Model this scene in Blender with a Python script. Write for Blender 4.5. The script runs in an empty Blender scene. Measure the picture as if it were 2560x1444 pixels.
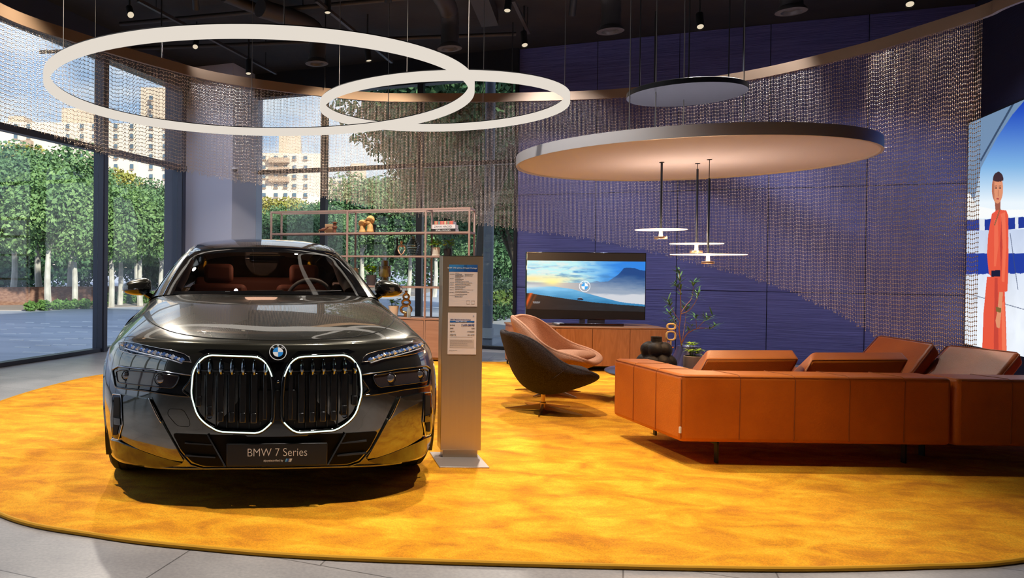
import bpy, bmesh, math, random
import numpy as np
from mathutils import Vector, Matrix
from mathutils.bvhtree import BVHTree
from mathutils.geometry import delaunay_2d_cdt
sc = bpy.context.scene
COL = sc.collection
R = math.radians
random.seed(7)
rng = np.random.default_rng(7)

# ------------------------------------------------------------------ camera
FPX, CX, CY, PITCH, ROLL, PSI, CAMH = 1886.6, 771.6, 686.0, .009773, .010257, .39994, 1.28
cam = bpy.data.cameras.new('camera'); camo = bpy.data.objects.new('camera', cam); COL.objects.link(camo)
cam.sensor_width = 36; cam.lens = 36 * FPX / 2560
cam.shift_x = (1280 - CX) / 2560; cam.shift_y = -(722 - CY) / 2560
cam.clip_start = .05; cam.clip_end = 800
UU = Vector((0, math.sin(PITCH), math.cos(PITCH))); AXD = Vector((0, math.cos(PITCH), -math.sin(PITCH))); XX = Vector((1, 0, 0))
AXR = XX * math.cos(ROLL) + UU * math.sin(ROLL); AXU = UU * math.cos(ROLL) - XX * math.sin(ROLL)
m = Matrix((AXR, AXU, -AXD)).transposed().to_4x4(); m.translation = Vector((0, 0, CAMH))
camo.matrix_world = m
sc.camera = camo
CAM = Vector((0, 0, CAMH))
def ray(px, py):
    return (AXR * ((px - CX) / FPX) - AXU * ((py - CY) / FPX) + AXD)
def F(px, py, z=0.):
    r = ray(px, py); return CAM + r * ((z - CAMH) / r.z)
def D(px, py, Y):
    r = ray(px, py); return CAM + r * (Y / r.y)
W1 = Vector((math.sin(PSI), math.cos(PSI), 0)); W2 = Vector((math.cos(PSI), -math.sin(PSI), 0))
def onplane(p, d, px, py):
    r = ray(px, py); n = Vector((-d.y, d.x, 0)); t = n.dot(Vector(p) - CAM) / n.dot(r); return CAM + r * t
def topix(p):
    v = Vector(p) - CAM; d = v.dot(AXD); return CX + FPX * v.dot(AXR) / d, CY - FPX * v.dot(AXU) / d

# ------------------------------------------------------------------ view, world, sun
sc.view_settings.view_transform = 'Standard'; sc.view_settings.look = 'None'
sc.view_settings.exposure = 0.15; sc.view_settings.gamma = 1
sc.view_settings.use_curve_mapping = False
sc.cycles.use_denoising = True
sc.cycles.max_bounces = 9; sc.cycles.diffuse_bounces = 3; sc.cycles.glossy_bounces = 4
sc.cycles.transmission_bounces = 6; sc.cycles.transparent_max_bounces = 14
sc.cycles.sample_clamp_indirect = 4; sc.cycles.caustics_reflective = False; sc.cycles.caustics_refractive = False
sc.cycles.blur_glossy = .5

world = bpy.data.worlds.new('world'); sc.world = world; world.use_nodes = True
wt = world.node_tree; wt.nodes.clear()
def N(t, typ, **k):
    n = t.nodes.new(typ)
    for a, b in k.items():
        if a.startswith('i_'): n.inputs[a[2:].replace('_', ' ')].default_value = b
        else: setattr(n, a, b)
    return n
def ramp(t, stops, interp='LINEAR'):
    n = t.nodes.new('ShaderNodeValToRGB'); n.color_ramp.interpolation = interp
    e = n.color_ramp.elements
    while len(e) > 1: e.remove(e[-1])
    e[0].position = stops[0][0]; e[0].color = (*stops[0][1], 1)
    for p, c in stops[1:]:
        q = e.new(p); q.color = (*c, 1)
    return n
o_ = N(wt, 'ShaderNodeOutputWorld'); bg = N(wt, 'ShaderNodeBackground', i_Strength=2.0)
tc = N(wt, 'ShaderNodeTexCoord'); sx = N(wt, 'ShaderNodeSeparateXYZ'); wt.links.new(tc.outputs['Generated'], sx.inputs[0])
grad = ramp(wt, [(0, (.30, .33, .36)), (.03, (.62, .60, .58)), (.16, (.27, .36, .50)), (.5, (.14, .23, .42)), (1, (.05, .12, .32))])
wt.links.new(sx.outputs['Z'], grad.inputs[0])
mp = N(wt, 'ShaderNodeMapping'); mp.inputs['Scale'].default_value = (3, 3, 9); wt.links.new(tc.outputs['Generated'], mp.inputs[0])
nz = N(wt, 'ShaderNodeTexNoise', i_Scale=1.6, i_Detail=6., i_Roughness=.55); wt.links.new(mp.outputs[0], nz.inputs['Vector'])
cr = ramp(wt, [(.40, (0, 0, 0)), (.62, (1, 1, 1))]); wt.links.new(nz.outputs[0], cr.inputs[0])
mx = N(wt, 'ShaderNodeMix', data_type='RGBA'); wt.links.new(cr.outputs[0], mx.inputs['Factor']); wt.links.new(grad.outputs[0], mx.inputs['A'])
mx.inputs['B'].default_value = (.50, .51, .55, 1)
wt.links.new(mx.outputs['Result'], bg.inputs[0]); wt.links.new(bg.outputs[0], o_.inputs[0])

def light(name, typ, loc, target=None, energy=100, color=(1, 1, 1), **k):
    l = bpy.data.lights.new(name, typ); o = bpy.data.objects.new(name, l); COL.objects.link(o)
    o.location = loc; l.energy = energy; l.color = color
    if target is not None:
        o.rotation_euler = (Vector(target) - Vector(loc)).to_track_quat('-Z', 'Y').to_euler()
    for a, b in k.items(): setattr(l, a, b)
    return o
SUN = light('sun', 'SUN', (0, 0, 30), Vector((-.40, .80, 29.6)), 6.2, (1.0, .88, .72), angle=.03)

# ------------------------------------------------------------------ materials
MATS = {}
def mat(name, color=(.5, .5, .5), rough=.5, metal=0., coat=0., emit=None, es=1., spec=.5, noise=None, bump=None, trans=0., ior=1.45, sheen=0., coat_rough=.03, alpha=1., coat_ior=1.5):
    if name in MATS: return MATS[name]
    m = bpy.data.materials.new(name); m.use_nodes = True; t = m.node_tree
    p = t.nodes['Principled BSDF']
    p.inputs['Base Color'].default_value = (*color, 1); p.inputs['Roughness'].default_value = rough
    p.inputs['Metallic'].default_value = metal; p.inputs['Coat Weight'].default_value = coat
    p.inputs['Coat Roughness'].default_value = coat_rough; p.inputs['Coat IOR'].default_value = coat_ior; p.inputs['Specular IOR Level'].default_value = spec
    p.inputs['Transmission Weight'].default_value = trans; p.inputs['IOR'].default_value = ior
    p.inputs['Sheen Weight'].default_value = sheen
    if emit: p.inputs['Emission Color'].default_value = (*emit, 1); p.inputs['Emission Strength'].default_value = es
    if noise or bump:
        tcn = N(t, 'ShaderNodeTexCoord'); mpn = N(t, 'ShaderNodeMapping'); t.links.new(tcn.outputs['Object'], mpn.inputs[0])
    if noise:  # (scale, color2, (sx,sy,sz), lo, hi)
        s, c2, sv, lo, hi = noise
        mpn.inputs['Scale'].default_value = sv
        n = N(t, 'ShaderNodeTexNoise', i_Scale=s, i_Detail=6.); t.links.new(mpn.outputs[0], n.inputs['Vector'])
        rr = ramp(t, [(lo, color), (hi, c2)]); t.links.new(n.outputs[0], rr.inputs[0]); t.links.new(rr.outputs[0], p.inputs['Base Color'])
    if bump:  # (scale, strength, vec)
        s, st, sv = bump
        mp2 = N(t, 'ShaderNodeMapping'); mp2.inputs['Scale'].default_value = sv; t.links.new(tcn.outputs['Object'], mp2.inputs[0])
        n = N(t, 'ShaderNodeTexNoise', i_Scale=s, i_Detail=3.); t.links.new(mp2.outputs[0], n.inputs['Vector'])
        b = N(t, 'ShaderNodeBump', i_Strength=st, i_Distance=.01); t.links.new(n.outputs[0], b.inputs['Height']); t.links.new(b.outputs[0], p.inputs['Normal'])
    MATS[name] = m; return m
def glassmat(name, tint=(.93, .96, .96), ior=1.5, boost=1.0):
    m = bpy.data.materials.new(name); m.use_nodes = True; t = m.node_tree; t.nodes.clear()
    o = N(t, 'ShaderNodeOutputMaterial'); tr = N(t, 'ShaderNodeBsdfTransparent'); tr.inputs[0].default_value = (*tint, 1)
    gl = N(t, 'ShaderNodeBsdfGlossy'); gl.inputs['Roughness'].default_value = .0
    ge = N(t, 'ShaderNodeNewGeometry'); dt = N(t, 'ShaderNodeVectorMath', operation='DOT_PRODUCT'); t.links.new(ge.outputs['Incoming'], dt.inputs[0]); t.links.new(ge.outputs['Normal'], dt.inputs[1])
    ab = N(t, 'ShaderNodeMath', operation='ABSOLUTE'); t.links.new(dt.outputs['Value'], ab.inputs[0])
    on = N(t, 'ShaderNodeMath', operation='SUBTRACT'); on.inputs[0].default_value = 1; t.links.new(ab.outputs[0], on.inputs[1])
    pw = N(t, 'ShaderNodeMath', operation='POWER'); t.links.new(on.outputs[0], pw.inputs[0]); pw.inputs[1].default_value = 5
    r0 = ((ior - 1) / (ior + 1)) ** 2 * boost
    mu = N(t, 'ShaderNodeMath', operation='MULTIPLY_ADD'); t.links.new(pw.outputs[0], mu.inputs[0]); mu.inputs[1].default_value = 1 - r0; mu.inputs[2].default_value = r0
    mi = N(t, 'ShaderNodeMixShader'); t.links.new(mu.outputs[0], mi.inputs[0])
    t.links.new(tr.outputs[0], mi.inputs[1]); t.links.new(gl.outputs[0], mi.inputs[2]); t.links.new(mi.outputs[0], o.inputs[0])
    MATS[name] = m; return m
def emis(name, c, s=1.):
    m = bpy.data.materials.new(name); m.use_nodes = True; t = m.node_tree; t.nodes.clear()
    o = N(t, 'ShaderNodeOutputMaterial'); e = N(t, 'ShaderNodeEmission', i_Strength=s); e.inputs[0].default_value = (*c, 1)
    t.links.new(e.outputs[0], o.inputs[0]); MATS[name] = m; return m
def attrmat(name, s):
    m = bpy.data.materials.new(name); m.use_nodes = True; t = m.node_tree
    p = t.nodes['Principled BSDF']; p.inputs['Base Color'].default_value = (0.01, 0.01, 0.01, 1); p.inputs['Roughness'].default_value = .35
    a = N(t, 'ShaderNodeAttribute', attribute_name='Col'); t.links.new(a.outputs[0], p.inputs['Emission Color']); p.inputs['Emission Strength'].default_value = s
    MATS[name] = m; return m

# ------------------------------------------------------------------ mesh builder
def catmull(P, n=8, closed=False):
    P = [Vector(p) for p in P]; out = []; L = len(P); seg = L if closed else L - 1
    for i in range(seg):
        g = lambda k: P[k % L] if closed else P[min(max(k, 0), L - 1)]
        p0, p1, p2, p3 = g(i - 1), g(i), g(i + 1), g(i + 2)
        for j in range(n):
            t = j / n
            out.append(.5 * ((2 * p1) + (p2 - p0) * t + (2 * p0 - 5 * p1 + 4 * p2 - p3) * t * t + (3 * p1 - p0 - 3 * p2 + p3) * t ** 3))
    if not closed: out.append(P[-1].copy())
    return out
class MB:
    def __init__(s): s.v = []; s.f = []; s.mi = []; s.cur = 0
    def add(s, vs, fs):
        b = len(s.v); s.v += [tuple(v) for v in vs]; s.f += [tuple(i + b for i in f) for f in fs]; s.mi += [s.cur] * len(fs); return s
    def box(s, c, d, rot=None):
        c = Vector(c); h = Vector(d) / 2; vs = []
        for x in (-1, 1):
            for y in (-1, 1):
                for z in (-1, 1):
                    p = Vector((x * h.x, y * h.y, z * h.z))
                    if rot is not None: p = rot @ p
                    vs.append(c + p)
        return s.add(vs, [(0, 1, 3, 2), (4, 6, 7, 5), (0, 4, 5, 1), (2, 3, 7, 6), (0, 2, 6, 4), (1, 5, 7, 3)])
    def hexa(s, a, b):  # two quads a,b of 4 points
        return s.add(list(a) + list(b), [(3, 2, 1, 0), (4, 5, 6, 7), (0, 1, 5, 4), (1, 2, 6, 5), (2, 3, 7, 6), (3, 0, 4, 7)])
    def prism(s, poly, z0, z1):
        n = len(poly); vs = [(p[0], p[1], z0) for p in poly] + [(p[0], p[1], z1) for p in poly]
        return s.add(vs, [tuple(range(n - 1, -1, -1)), tuple(range(n, 2 * n))] + [(i, (i + 1) % n, n + (i + 1) % n, n + i) for i in range(n)])
    def ext(s, poly, vec):
        n = len(poly); vec = Vector(vec); vs = [Vector(p) for p in poly]; vs += [v + vec for v in vs]
        return s.add(vs, [tuple(range(n - 1, -1, -1)), tuple(range(n, 2 * n))] + [(i, (i + 1) % n, n + (i + 1) % n, n + i) for i in range(n)])
    def tube(s, pts, r, n=8, closed=False, cap=True, flat=None):
        P = [Vector(p) for p in pts]; L = len(P); rs = r if isinstance(r, (list, tuple)) else [r] * L
        vs = []; prev = None
        for i in range(L):
            t = (P[(i + 1) % L] - P[i - 1]) if closed else (P[min(i + 1, L - 1)] - P[max(i - 1, 0)])
            if t.length < 1e-9: t = Vector((0, 0, 1))
            t.normalize()
            if prev is None:
                a = Vector((0, 0, 1)) if abs(t.z) < .9 else Vector((1, 0, 0)); u = t.cross(a).normalized()
            else: u = (prev - t * prev.dot(t)).normalized()
            prev = u; w = t.cross(u)
            for k in range(n):
                a = 2 * math.pi * (k + .5) / n; fx, fy = (1, 1) if flat is None else flat
                vs.append(P[i] + (u * math.cos(a) * fx + w * math.sin(a) * fy) * rs[i])
        fs = []
        for i in range(L if closed else L - 1):
            j = (i + 1) % L
            for k in range(n): fs.append((i * n + k, i * n + (k + 1) % n, j * n + (k + 1) % n, j * n + k))
        if cap and not closed: fs += [tuple(range(n - 1, -1, -1)), tuple((L - 1) * n + k for k in range(n))]
        return s.add(vs, fs)
    def lathe(s, prof, c=(0, 0, 0), n=32, cap=True, sx=1, sy=1):
        c = Vector(c); vs = []
        for r, z in prof:
            for k in range(n):
                a = 2 * math.pi * k / n; vs.append(c + Vector((r * math.cos(a) * sx, r * math.sin(a) * sy, z)))
        fs = [(i * n + k, i * n + (k + 1) % n, (i + 1) * n + (k + 1) % n, (i + 1) * n + k) for i in range(len(prof) - 1) for k in range(n)]
        if cap: fs += [tuple(range(n - 1, -1, -1)), tuple((len(prof) - 1) * n + k for k in range(n))]
        return s.add(vs, fs)
    def ball(s, c, r, n=20, m=12, rot=None):
        c = Vector(c); r = Vector(r) if not isinstance(r, (int, float)) else Vector((r, r, r)); vs = []
        for i in range(m + 1):
            t = math.pi * i / m
            for k in range(n):
                a = 2 * math.pi * k / n; p = Vector((r.x * math.sin(t) * math.cos(a), r.y * math.sin(t) * math.sin(a), -r.z * math.cos(t)))
                if rot is not None: p = rot @ p
                vs.append(c + p)
        return s.add(vs, [(i * n + k, i * n + (k + 1) % n, (i + 1) * n + (k + 1) % n, (i + 1) * n + k) for i in range(m) for k in range(n)])
    def grid(s, G, flip=False):
        a, b = len(G), len(G[0]); vs = [p for r in G for p in r]
        fs = [(i * b + j, i * b + j + 1, (i + 1) * b + j + 1, (i + 1) * b + j) for i in range(a - 1) for j in range(b - 1)]
        if flip: fs = [f[::-1] for f in fs]
        return s.add(vs, fs)
    def leaf(s, base, d, L, w, bend=.2, up=Vector((0, 0, 1)), n=3):
        base = Vector(base); d = Vector(d).normalized(); side = d.cross(up)
        if side.length < 1e-3: side = Vector((1, 0, 0))
        side.normalize(); nn = side.cross(d); vs = []
        for i in range(n + 1):
            t = i / n; p = base + d * L * t - nn * (bend * L * t * t); ww = w * math.sin(math.pi * min(.98, t * .86 + .1)) ** .8
            vs += [p - side * ww, p + side * ww]
        return s.add(vs, [(2 * i, 2 * i + 1, 2 * i + 3, 2 * i + 2) for i in range(n)])
    def build(s, name, mt, parent=None, smooth=False, bevel=0, seg=2, loc=None, rotz=0, merge=False, thick=0, ang=40, subd=0):
        me = bpy.data.meshes.new(name); me.from_pydata(s.v, [], s.f)
        for q in (mt if isinstance(mt, (list, tuple)) else [mt]): me.materials.append(q)
        if any(s.mi): me.polygons.foreach_set('material_index', s.mi)
        if merge:
            b = bmesh.new(); b.from_mesh(me); bmesh.ops.remove_doubles(b, verts=b.verts, dist=1e-4); bmesh.ops.recalc_face_normals(b, faces=b.faces); b.to_mesh(me); b.free()
        o = bpy.data.objects.new(name, me); COL.objects.link(o)
        if parent: o.parent = parent
        if loc is not None: o.location = loc
        if rotz: o.rotation_euler = (0, 0, rotz)
        if smooth:
            me.polygons.foreach_set('use_smooth', [True] * len(me.polygons))
            if ang < 180:
                try: me.set_sharp_from_angle(angle=R(ang))
                except Exception: pass
        if thick:
            md = o.modifiers.new('s', 'SOLIDIFY'); md.thickness = thick; md.offset = 0
        if subd:
            md = o.modifiers.new('d', 'SUBSURF'); md.levels = subd; md.render_levels = subd
        if bevel:
            md = o.modifiers.new('b', 'BEVEL'); md.width = bevel; md.segments = seg; md.limit_method = 'ANGLE'; md.angle_limit = R(35)
            me.polygons.foreach_set('use_smooth', [True] * len(me.polygons))
            md.harden_normals = False
            try: me.set_sharp_from_angle(angle=R(30))
            except Exception: pass
        return o
def tag(o, label=None, cat=None, group=None, kind=None):
    if label: o['label'] = label
    if cat: o['category'] = cat
    if group: o['group'] = group
    if kind: o['kind'] = kind
    return o
def thing(name, label, cat, loc=(0, 0, 0), rotz=0, group=None):
    o = bpy.data.objects.new(name, None); COL.objects.link(o); o.location = loc; o.rotation_euler = (0, 0, rotz); o.empty_display_size = .1
    return tag(o, label, cat, group)
def struct(o): o['kind'] = 'structure'; return o
def text(name, body, size, loc, mt, parent=None, rot=(R(90), 0, 0), align='CENTER', ext=.0006, sx=1., thin=0.):
    c = bpy.data.curves.new(name, 'FONT'); c.body = body; c.size = size; c.align_x = align; c.align_y = 'CENTER'; c.extrude = ext; c.offset = -thin
    c.materials.append(mt); o = bpy.data.objects.new(name, c); COL.objects.link(o); bpy.context.view_layer.update()
    me = bpy.data.meshes.new_from_object(o.evaluated_get(bpy.context.evaluated_depsgraph_get())); bpy.data.objects.remove(o); bpy.data.curves.remove(c)
    o = bpy.data.objects.new(name, me); COL.objects.link(o); o.location = loc; o.rotation_euler = rot; o.scale = (sx, 1, 1)
    if parent: o.parent = parent
    return o
def copy_tree(o, parent=None):
    c = o.copy(); COL.objects.link(c)
    if parent: c.parent = parent
    for ch in list(o.children): copy_tree(ch, c)
    return c
def lin(c):
    c = np.asarray(c, float) / 255.; return np.where(c <= .04045, c / 12.92, ((c + .055) / 1.055) ** 2.4)
def fbm(x, y, seed=0, oct=5):
    r = np.random.default_rng(seed); tb = r.random((64, 64)); o = 0; a = .5; tot = 0
    for k in range(oct):
        xi = np.floor(x).astype(int); yi = np.floor(y).astype(int); fx = x - xi; fy = y - yi
        fx = fx * fx * (3 - 2 * fx); fy = fy * fy * (3 - 2 * fy); g = lambda i, j: tb[(xi + i) % 64, (yi + j) % 64]
        o = o + a * ((g(0, 0) * (1 - fx) + g(1, 0) * fx) * (1 - fy) + (g(0, 1) * (1 - fx) + g(1, 1) * fx) * fy); tot += a; a *= .5; x = x * 2.03 + 5; y = y * 2.03 + 3
    return o / tot
def inpoly(x, y, P):
    c = np.zeros(x.shape, bool); n = len(P)
    for i in range(n):
        x1, y1 = P[i]; x2, y2 = P[(i + 1) % n]
        k = ((y1 > y) != (y2 > y)) & (x < (x2 - x1) * (y - y1) / ((y2 - y1) if y2 != y1 else 1e-9) + x1); c ^= k
    return c
def picture(name, o00, du, dv, nu, nv, img, mt, parent=None, thick=None):
    """a flat screen or print: nu x nv cells, one colour per vertex (img nv+1,nu+1,3 in 0..255)"""
    u = np.linspace(0, 1, nu + 1); v = np.linspace(0, 1, nv + 1); U, V = np.meshgrid(u, v)
    P = np.array(o00)[None, None] + U[..., None] * np.array(du) + V[..., None] * np.array(dv)
    idx = np.arange((nu + 1) * (nv + 1)).reshape(nv + 1, nu + 1)
    f = np.stack([idx[:-1, :-1], idx[1:, :-1], idx[1:, 1:], idx[:-1, 1:]], -1).reshape(-1, 4)
    me = bpy.data.meshes.new(name); me.from_pydata(P.reshape(-1, 3).tolist(), [], f.tolist())
    ca = me.color_attributes.new('Col', 'FLOAT_COLOR', 'POINT'); c = np.concatenate([lin(np.clip(img, 0, 255)), np.ones(img.shape[:2] + (1,))], -1)
    ca.data.foreach_set('color', c.reshape(-1).astype(np.float32)); me.materials.append(mt)
    o = bpy.data.objects.new(name, me); COL.objects.link(o)
    if parent: o.parent = parent
    return o

M_black = mat('black_gloss', (.006, .006, .007), .12, coat=1)
M_blackm = mat('black_matt', (.012, .012, .013), .55)
M_dark = mat('dark_metal', (.03, .03, .033), .38, metal=.6)
M_chrome = mat('chrome', (.75, .76, .78), .10, metal=1)
M_white = mat('white', (.75, .75, .75), .5)
M_bronze = mat('track_bronze', (.30, .19, .11), .42, metal=.6)
M_wire = mat('steel_wire', (.5, .45, .4), .35, metal=1)
M_letter = mat('lettering_white', (.85, .85, .85), .5, emit=(1, 1, 1), es=.0)
# ------------------------------------------------------------------ room frame
L0 = Vector((-3.841, 9.409, 0)); B0 = Vector((3.25, 11.95, 0))
_A = np.array([[W1.x, W2.x], [W1.y, W2.y]]); _t = np.linalg.solve(_A, np.array([B0.x - L0.x, B0.y - L0.y]))
O = L0 + W1 * float(_t[0])
def RM(a, b, z=0): return O + W2 * a - W1 * b + Vector((0, 0, z))
def rm_of(p): v = Vector(p) - O; return v.dot(W2), -v.dot(W1)
_s = onplane(B0, W2, 2425, 700); A_R, _ = rm_of(_s)
B_F = 18.5; ZC = 4.75
def rbox(mb, a0, a1, b0, b1, z0, z1):
    return mb.hexa([RM(a0, b0, z0), RM(a1, b0, z0), RM(a1, b1, z0), RM(a0, b1, z0)], [RM(a0, b0, z1), RM(a1, b0, z1), RM(a1, b1, z1), RM(a0, b1, z1)])

def tile_mat():
    m = mat('floor_tile', (.31, .295, .30), .36, noise=(2.2, (.42, .40, .40), (1, 1, 1), .35, .65)); t = m.node_tree; p = t.nodes['Principled BSDF']
    tc = N(t, 'ShaderNodeTexCoord'); mp = N(t, 'ShaderNodeMapping'); mp.inputs['Rotation'].default_value = (0, 0, R(22.9)); t.links.new(tc.outputs['Object'], mp.inputs[0])
    br = N(t, 'ShaderNodeTexBrick', offset=.5, i_Scale=1.0); br.inputs['Brick Width'].default_value = 1.2; br.inputs['Row Height'].default_value = .6
    br.inputs['Mortar Size'].default_value = .0035; br.inputs['Mortar Smooth'].default_value = 0
    br.inputs['Color1'].default_value = (1, 1, 1, 1); br.inputs['Color2'].default_value = (.88, .88, .88, 1); br.inputs['Mortar'].default_value = (.35, .35, .35, 1)
    t.links.new(mp.outputs[0], br.inputs[0])
    n2 = N(t, 'ShaderNodeTexNoise', i_Scale=60., i_Detail=4.); t.links.new(tc.outputs['Object'], n2.inputs['Vector']); r2 = ramp(t, [(.3, (.85, .85, .85)), (.75, (1.12, 1.1, 1.08))]); t.links.new(n2.outputs[0], r2.inputs[0])
    src = p.inputs['Base Color'].links[0].from_socket
    mu = N(t, 'ShaderNodeMix', data_type='RGBA', blend_type='MULTIPLY'); mu.inputs['Factor'].default_value = 1; t.links.new(src, mu.inputs['A']); t.links.new(br.outputs[0], mu.inputs['B'])
    m2 = N(t, 'ShaderNodeMix', data_type='RGBA', blend_type='MULTIPLY'); m2.inputs['Factor'].default_value = 1; t.links.new(mu.outputs['Result'], m2.inputs['A']); t.links.new(r2.outputs[0], m2.inputs['B'])
    t.links.new(m2.outputs['Result'], p.inputs['Base Color']); return m
struct(rbox(MB(), -.15, A_R + .3, -.15, B_F + .3, -.1, 0).build('floor', tile_mat()))
M_ceil = mat('ceiling_black', (.012, .010, .009), .8, noise=(3, (.02, .016, .013), (1, 1, 1), .3, .7), bump=(8, .4, (1, 1, 1)))
struct(rbox(MB(), -.3, A_R + .4, -.3, B_F + .4, ZC, ZC + .25).build('ceiling', M_ceil))
M_navy = mat('navy_panel', (.066, .066, .20), .5, noise=(1.6, (.105, .105, .30), (1, 1, 34), .35, .68), bump=(2., .8, (1, 1, 60)))
M_gap = mat('panel_gap', (.01, .01, .03), .7)
A_BL, _ = rm_of(onplane(B0, W2, 1294, 500))
aj = [rm_of(onplane(B0, W2, px, py))[0] for px, py in ((1488, 600), (1691, 700), (1916, 800), (2160, 850))]
zj = onplane(B0, W2, 1291, 717).z
# back wall: core + panels with open joints
mb = MB(); rbox(mb, A_BL, A_R + .25, -.25, -.02, 0, ZC)
mp_ = MB(); ed = [A_BL] + aj + [A_R + .02]
for i in range(len(ed) - 1):
    for z0, z1 in ((.0, zj), (zj, zj + 1.45), (zj + 1.45, ZC)):
        rbox(mp_, ed[i] + .005, ed[i + 1] - .005, -.02, 0, z0 + .005, z1 - .005)
wb = struct(mb.build('wall_back', M_gap)); mp_.build('wall_panel', M_navy, wb)
# right wall
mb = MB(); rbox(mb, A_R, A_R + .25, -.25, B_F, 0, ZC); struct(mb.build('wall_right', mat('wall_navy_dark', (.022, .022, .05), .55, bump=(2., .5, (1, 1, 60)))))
mb = MB(); rbox(mb, -.1, A_R + .25, B_F, B_F + .25, 0, ZC); struct(mb.build('wall_front', mat('wall_grey', (.16, .15, .15), .7)))
M_mull = mat('mullion', (.055, .06, .085), .38, metal=.3)
M_glass = glassmat('window_glass', (.90, .95, .96), 1.5, 1.25)
# left glazing
a_l1 = rm_of(onplane(L0, W1, 245, 600))[1]; a_l2 = rm_of(onplane(L0, W1, 443, 600))[1]
b_m = [a_l2, a_l1]; pitchm = a_l1 - a_l2
while b_m[-1] < B_F - .5: b_m.append(b_m[-1] + pitchm)
ZT = 2.985; ZH = 4.32
n_w = 0
# each bay: glass + frame parts
prev = .0
for i, b in enumerate(b_m):
    if i == 0: b0, b1 = 0.05, b
    else: b0, b1 = b_m[i - 1], min(b, B_F)
    n_w += 1
    g = MB(); rbox(g, -.012, .0, b0, b1, .05, ZH); w = struct(g.build('window_%d' % n_w, M_glass)); w['label'] = 'floor to ceiling window pane in the left glazing'
    f = MB(); rbox(f, -.09, .09, b1 - .115, b1, .0, ZH); rbox(f, .09, .105, b1 - .10, b1 - .015, .0, ZH); f.build('mullion', M_mull, w, bevel=.004)
    f = MB(); rbox(f, -.06, .06, b0 + .001, b1 - .116, ZT - .045, ZT + .045); f.build('transom', M_mull, w, bevel=.004)
    f = MB(); rbox(f, -.07, .07, b0 + .001, b1 - .116, 0, .055); f.build('window_sill', M_mull, w, bevel=.004)
struct(rbox(MB(), -.1, .12, 0, B_F, ZH, ZC).build('trim_1', M_mull))
# back glazing
am = [rm_of(onplane(B0, W2, x, 500))[0] for x in (640, 810, 1050)] + [A_BL]
for i in range(len(am) - 1):
    a0, a1 = am[i], am[i + 1]; n_w += 1
    g = MB(); rbox(g, a0, a1, -.012, 0, .05, ZH); w = struct(g.build('window_%d' % n_w, M_glass)); w['label'] = 'tall window pane in the back glazing'
    f = MB(); rbox(f, a1 - .05, a1 + (.05 if i < 2 else -.0), -.08, .06, 0, ZH); f.build('mullion', mat('mullion_dark', (.018, .018, .022), .4, metal=.3), w, bevel=.004)
    f = MB(); rbox(f, a0 + .051, a1 - .051, -.06, .05, ZT - .035, ZT + .035); f.build('transom', MATS['mullion_dark'], w, bevel=.003)
    f = MB(); rbox(f, a0 + .051, a1 - .051, -.06, .05, 0, .05); f.build('window_sill', MATS['mullion_dark'], w, bevel=.003)
struct(rbox(MB(), am[0], A_BL, -.1, .08, ZH, ZC).build('trim_2', MATS['mullion_dark']))
# corner column
c640 = onplane(B0, W2, 640, 500); ca, _ = rm_of(c640)
lo, hi = 0., 2.
for _ in range(40):
    mid = (lo + hi) / 2
    if topix(RM(ca, mid, 2.4))[0] > 580: lo = mid
    else: hi = mid
cb = mid
struct(rbox(MB(), -.35, ca, -.25, cb, 0, ZC).build('wall_column', mat('column_paint', (.50, .50, .58), .6), bevel=.003))
struct(rbox(MB(), -.35, 0.0, cb - .02, a_l2 - .12, 0, ZC).build('trim_3', M_mull)) if a_l2 - .12 > cb else None

# ------------------------------------------------------------------ outside
GZ = -.12
def road_mat():
    m = mat('asphalt', (.42, .45, .55), .6, noise=(.35, (.56, .59, .68), (1, 5, 1), .3, .7)); return m
g = MB(); g.add([(-260, -60, GZ), (260, -60, GZ), (260, 320, GZ), (-260, 320, GZ), (-260, -60, GZ - .5), (260, -60, GZ - .5), (260, 320, GZ - .5), (-260, 320, GZ - .5)], [(0, 1, 2, 3), (7, 6, 5, 4), (0, 4, 5, 1), (1, 5, 6, 2), (2, 6, 7, 3), (3, 7, 4, 0)])
struct(g.build('road', road_mat()))
M_side = mat('sidewalk', (.34, .29, .26), .8, noise=(2, (.42, .36, .33), (1, 1, 1), .3, .7))
def gpoly(name, pts, z, mt, h=.1):
    q = [F(x, y, GZ) for x, y in pts]; return MB().prism([(p.x, p.y) for p in q], GZ - .05, GZ + z).build(name, mt)
struct(gpoly('pavement', [(-700, 778), (60, 776), (300, 768), (640, 758), (1040, 740), (1120, 716), (300, 726), (-700, 734)], .02, M_side))
struct(gpoly('pavement', [(1120, 860), (1300, 838), (1420, 820), (1420, 800), (1250, 806), (1120, 838)], .06, mat('kerb_stone', (.45, .46, .5), .7)))
struct(gpoly('pavement', [(1100, 905), (1420, 905), (1500, 860), (1300, 838), (1100, 868)], .03, mat('pale_paving', (.36, .38, .45), .6)))
M_line = mat('road_paint', (.95, .95, .95), .6, emit=None)
lm = MB()
rl_ = random.Random(3)
for row, y0 in enumerate((810, 822, 836, 852, 868, 884)):
    for k in range(9):
        x = -30 + k * 46 + row * 17 + rl_.uniform(-6, 6); y = y0 - x * .03 + rl_.uniform(-2, 2)
        a = F(x, y, GZ); d = Vector((.95, -.12, 0)) * (.28 if row else .22)
        n_ = Vector((.12, .95, 0)) * .035
        lm.hexa([a, a + d, a + d + n_, a + n_], [p + Vector((0, 0, .012)) for p in (a, a + d, a + d + n_, a + n_)])
tag(lm.build('road_marking', M_line), 'short white dashes painted on the road outside', 'road marking', kind='stuff')
M_hedge = mat('hedge_leaf', (.07, .16, .03), .6, noise=(6, (.14, .27, .06), (1, 1, 1), .3, .7))
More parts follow.
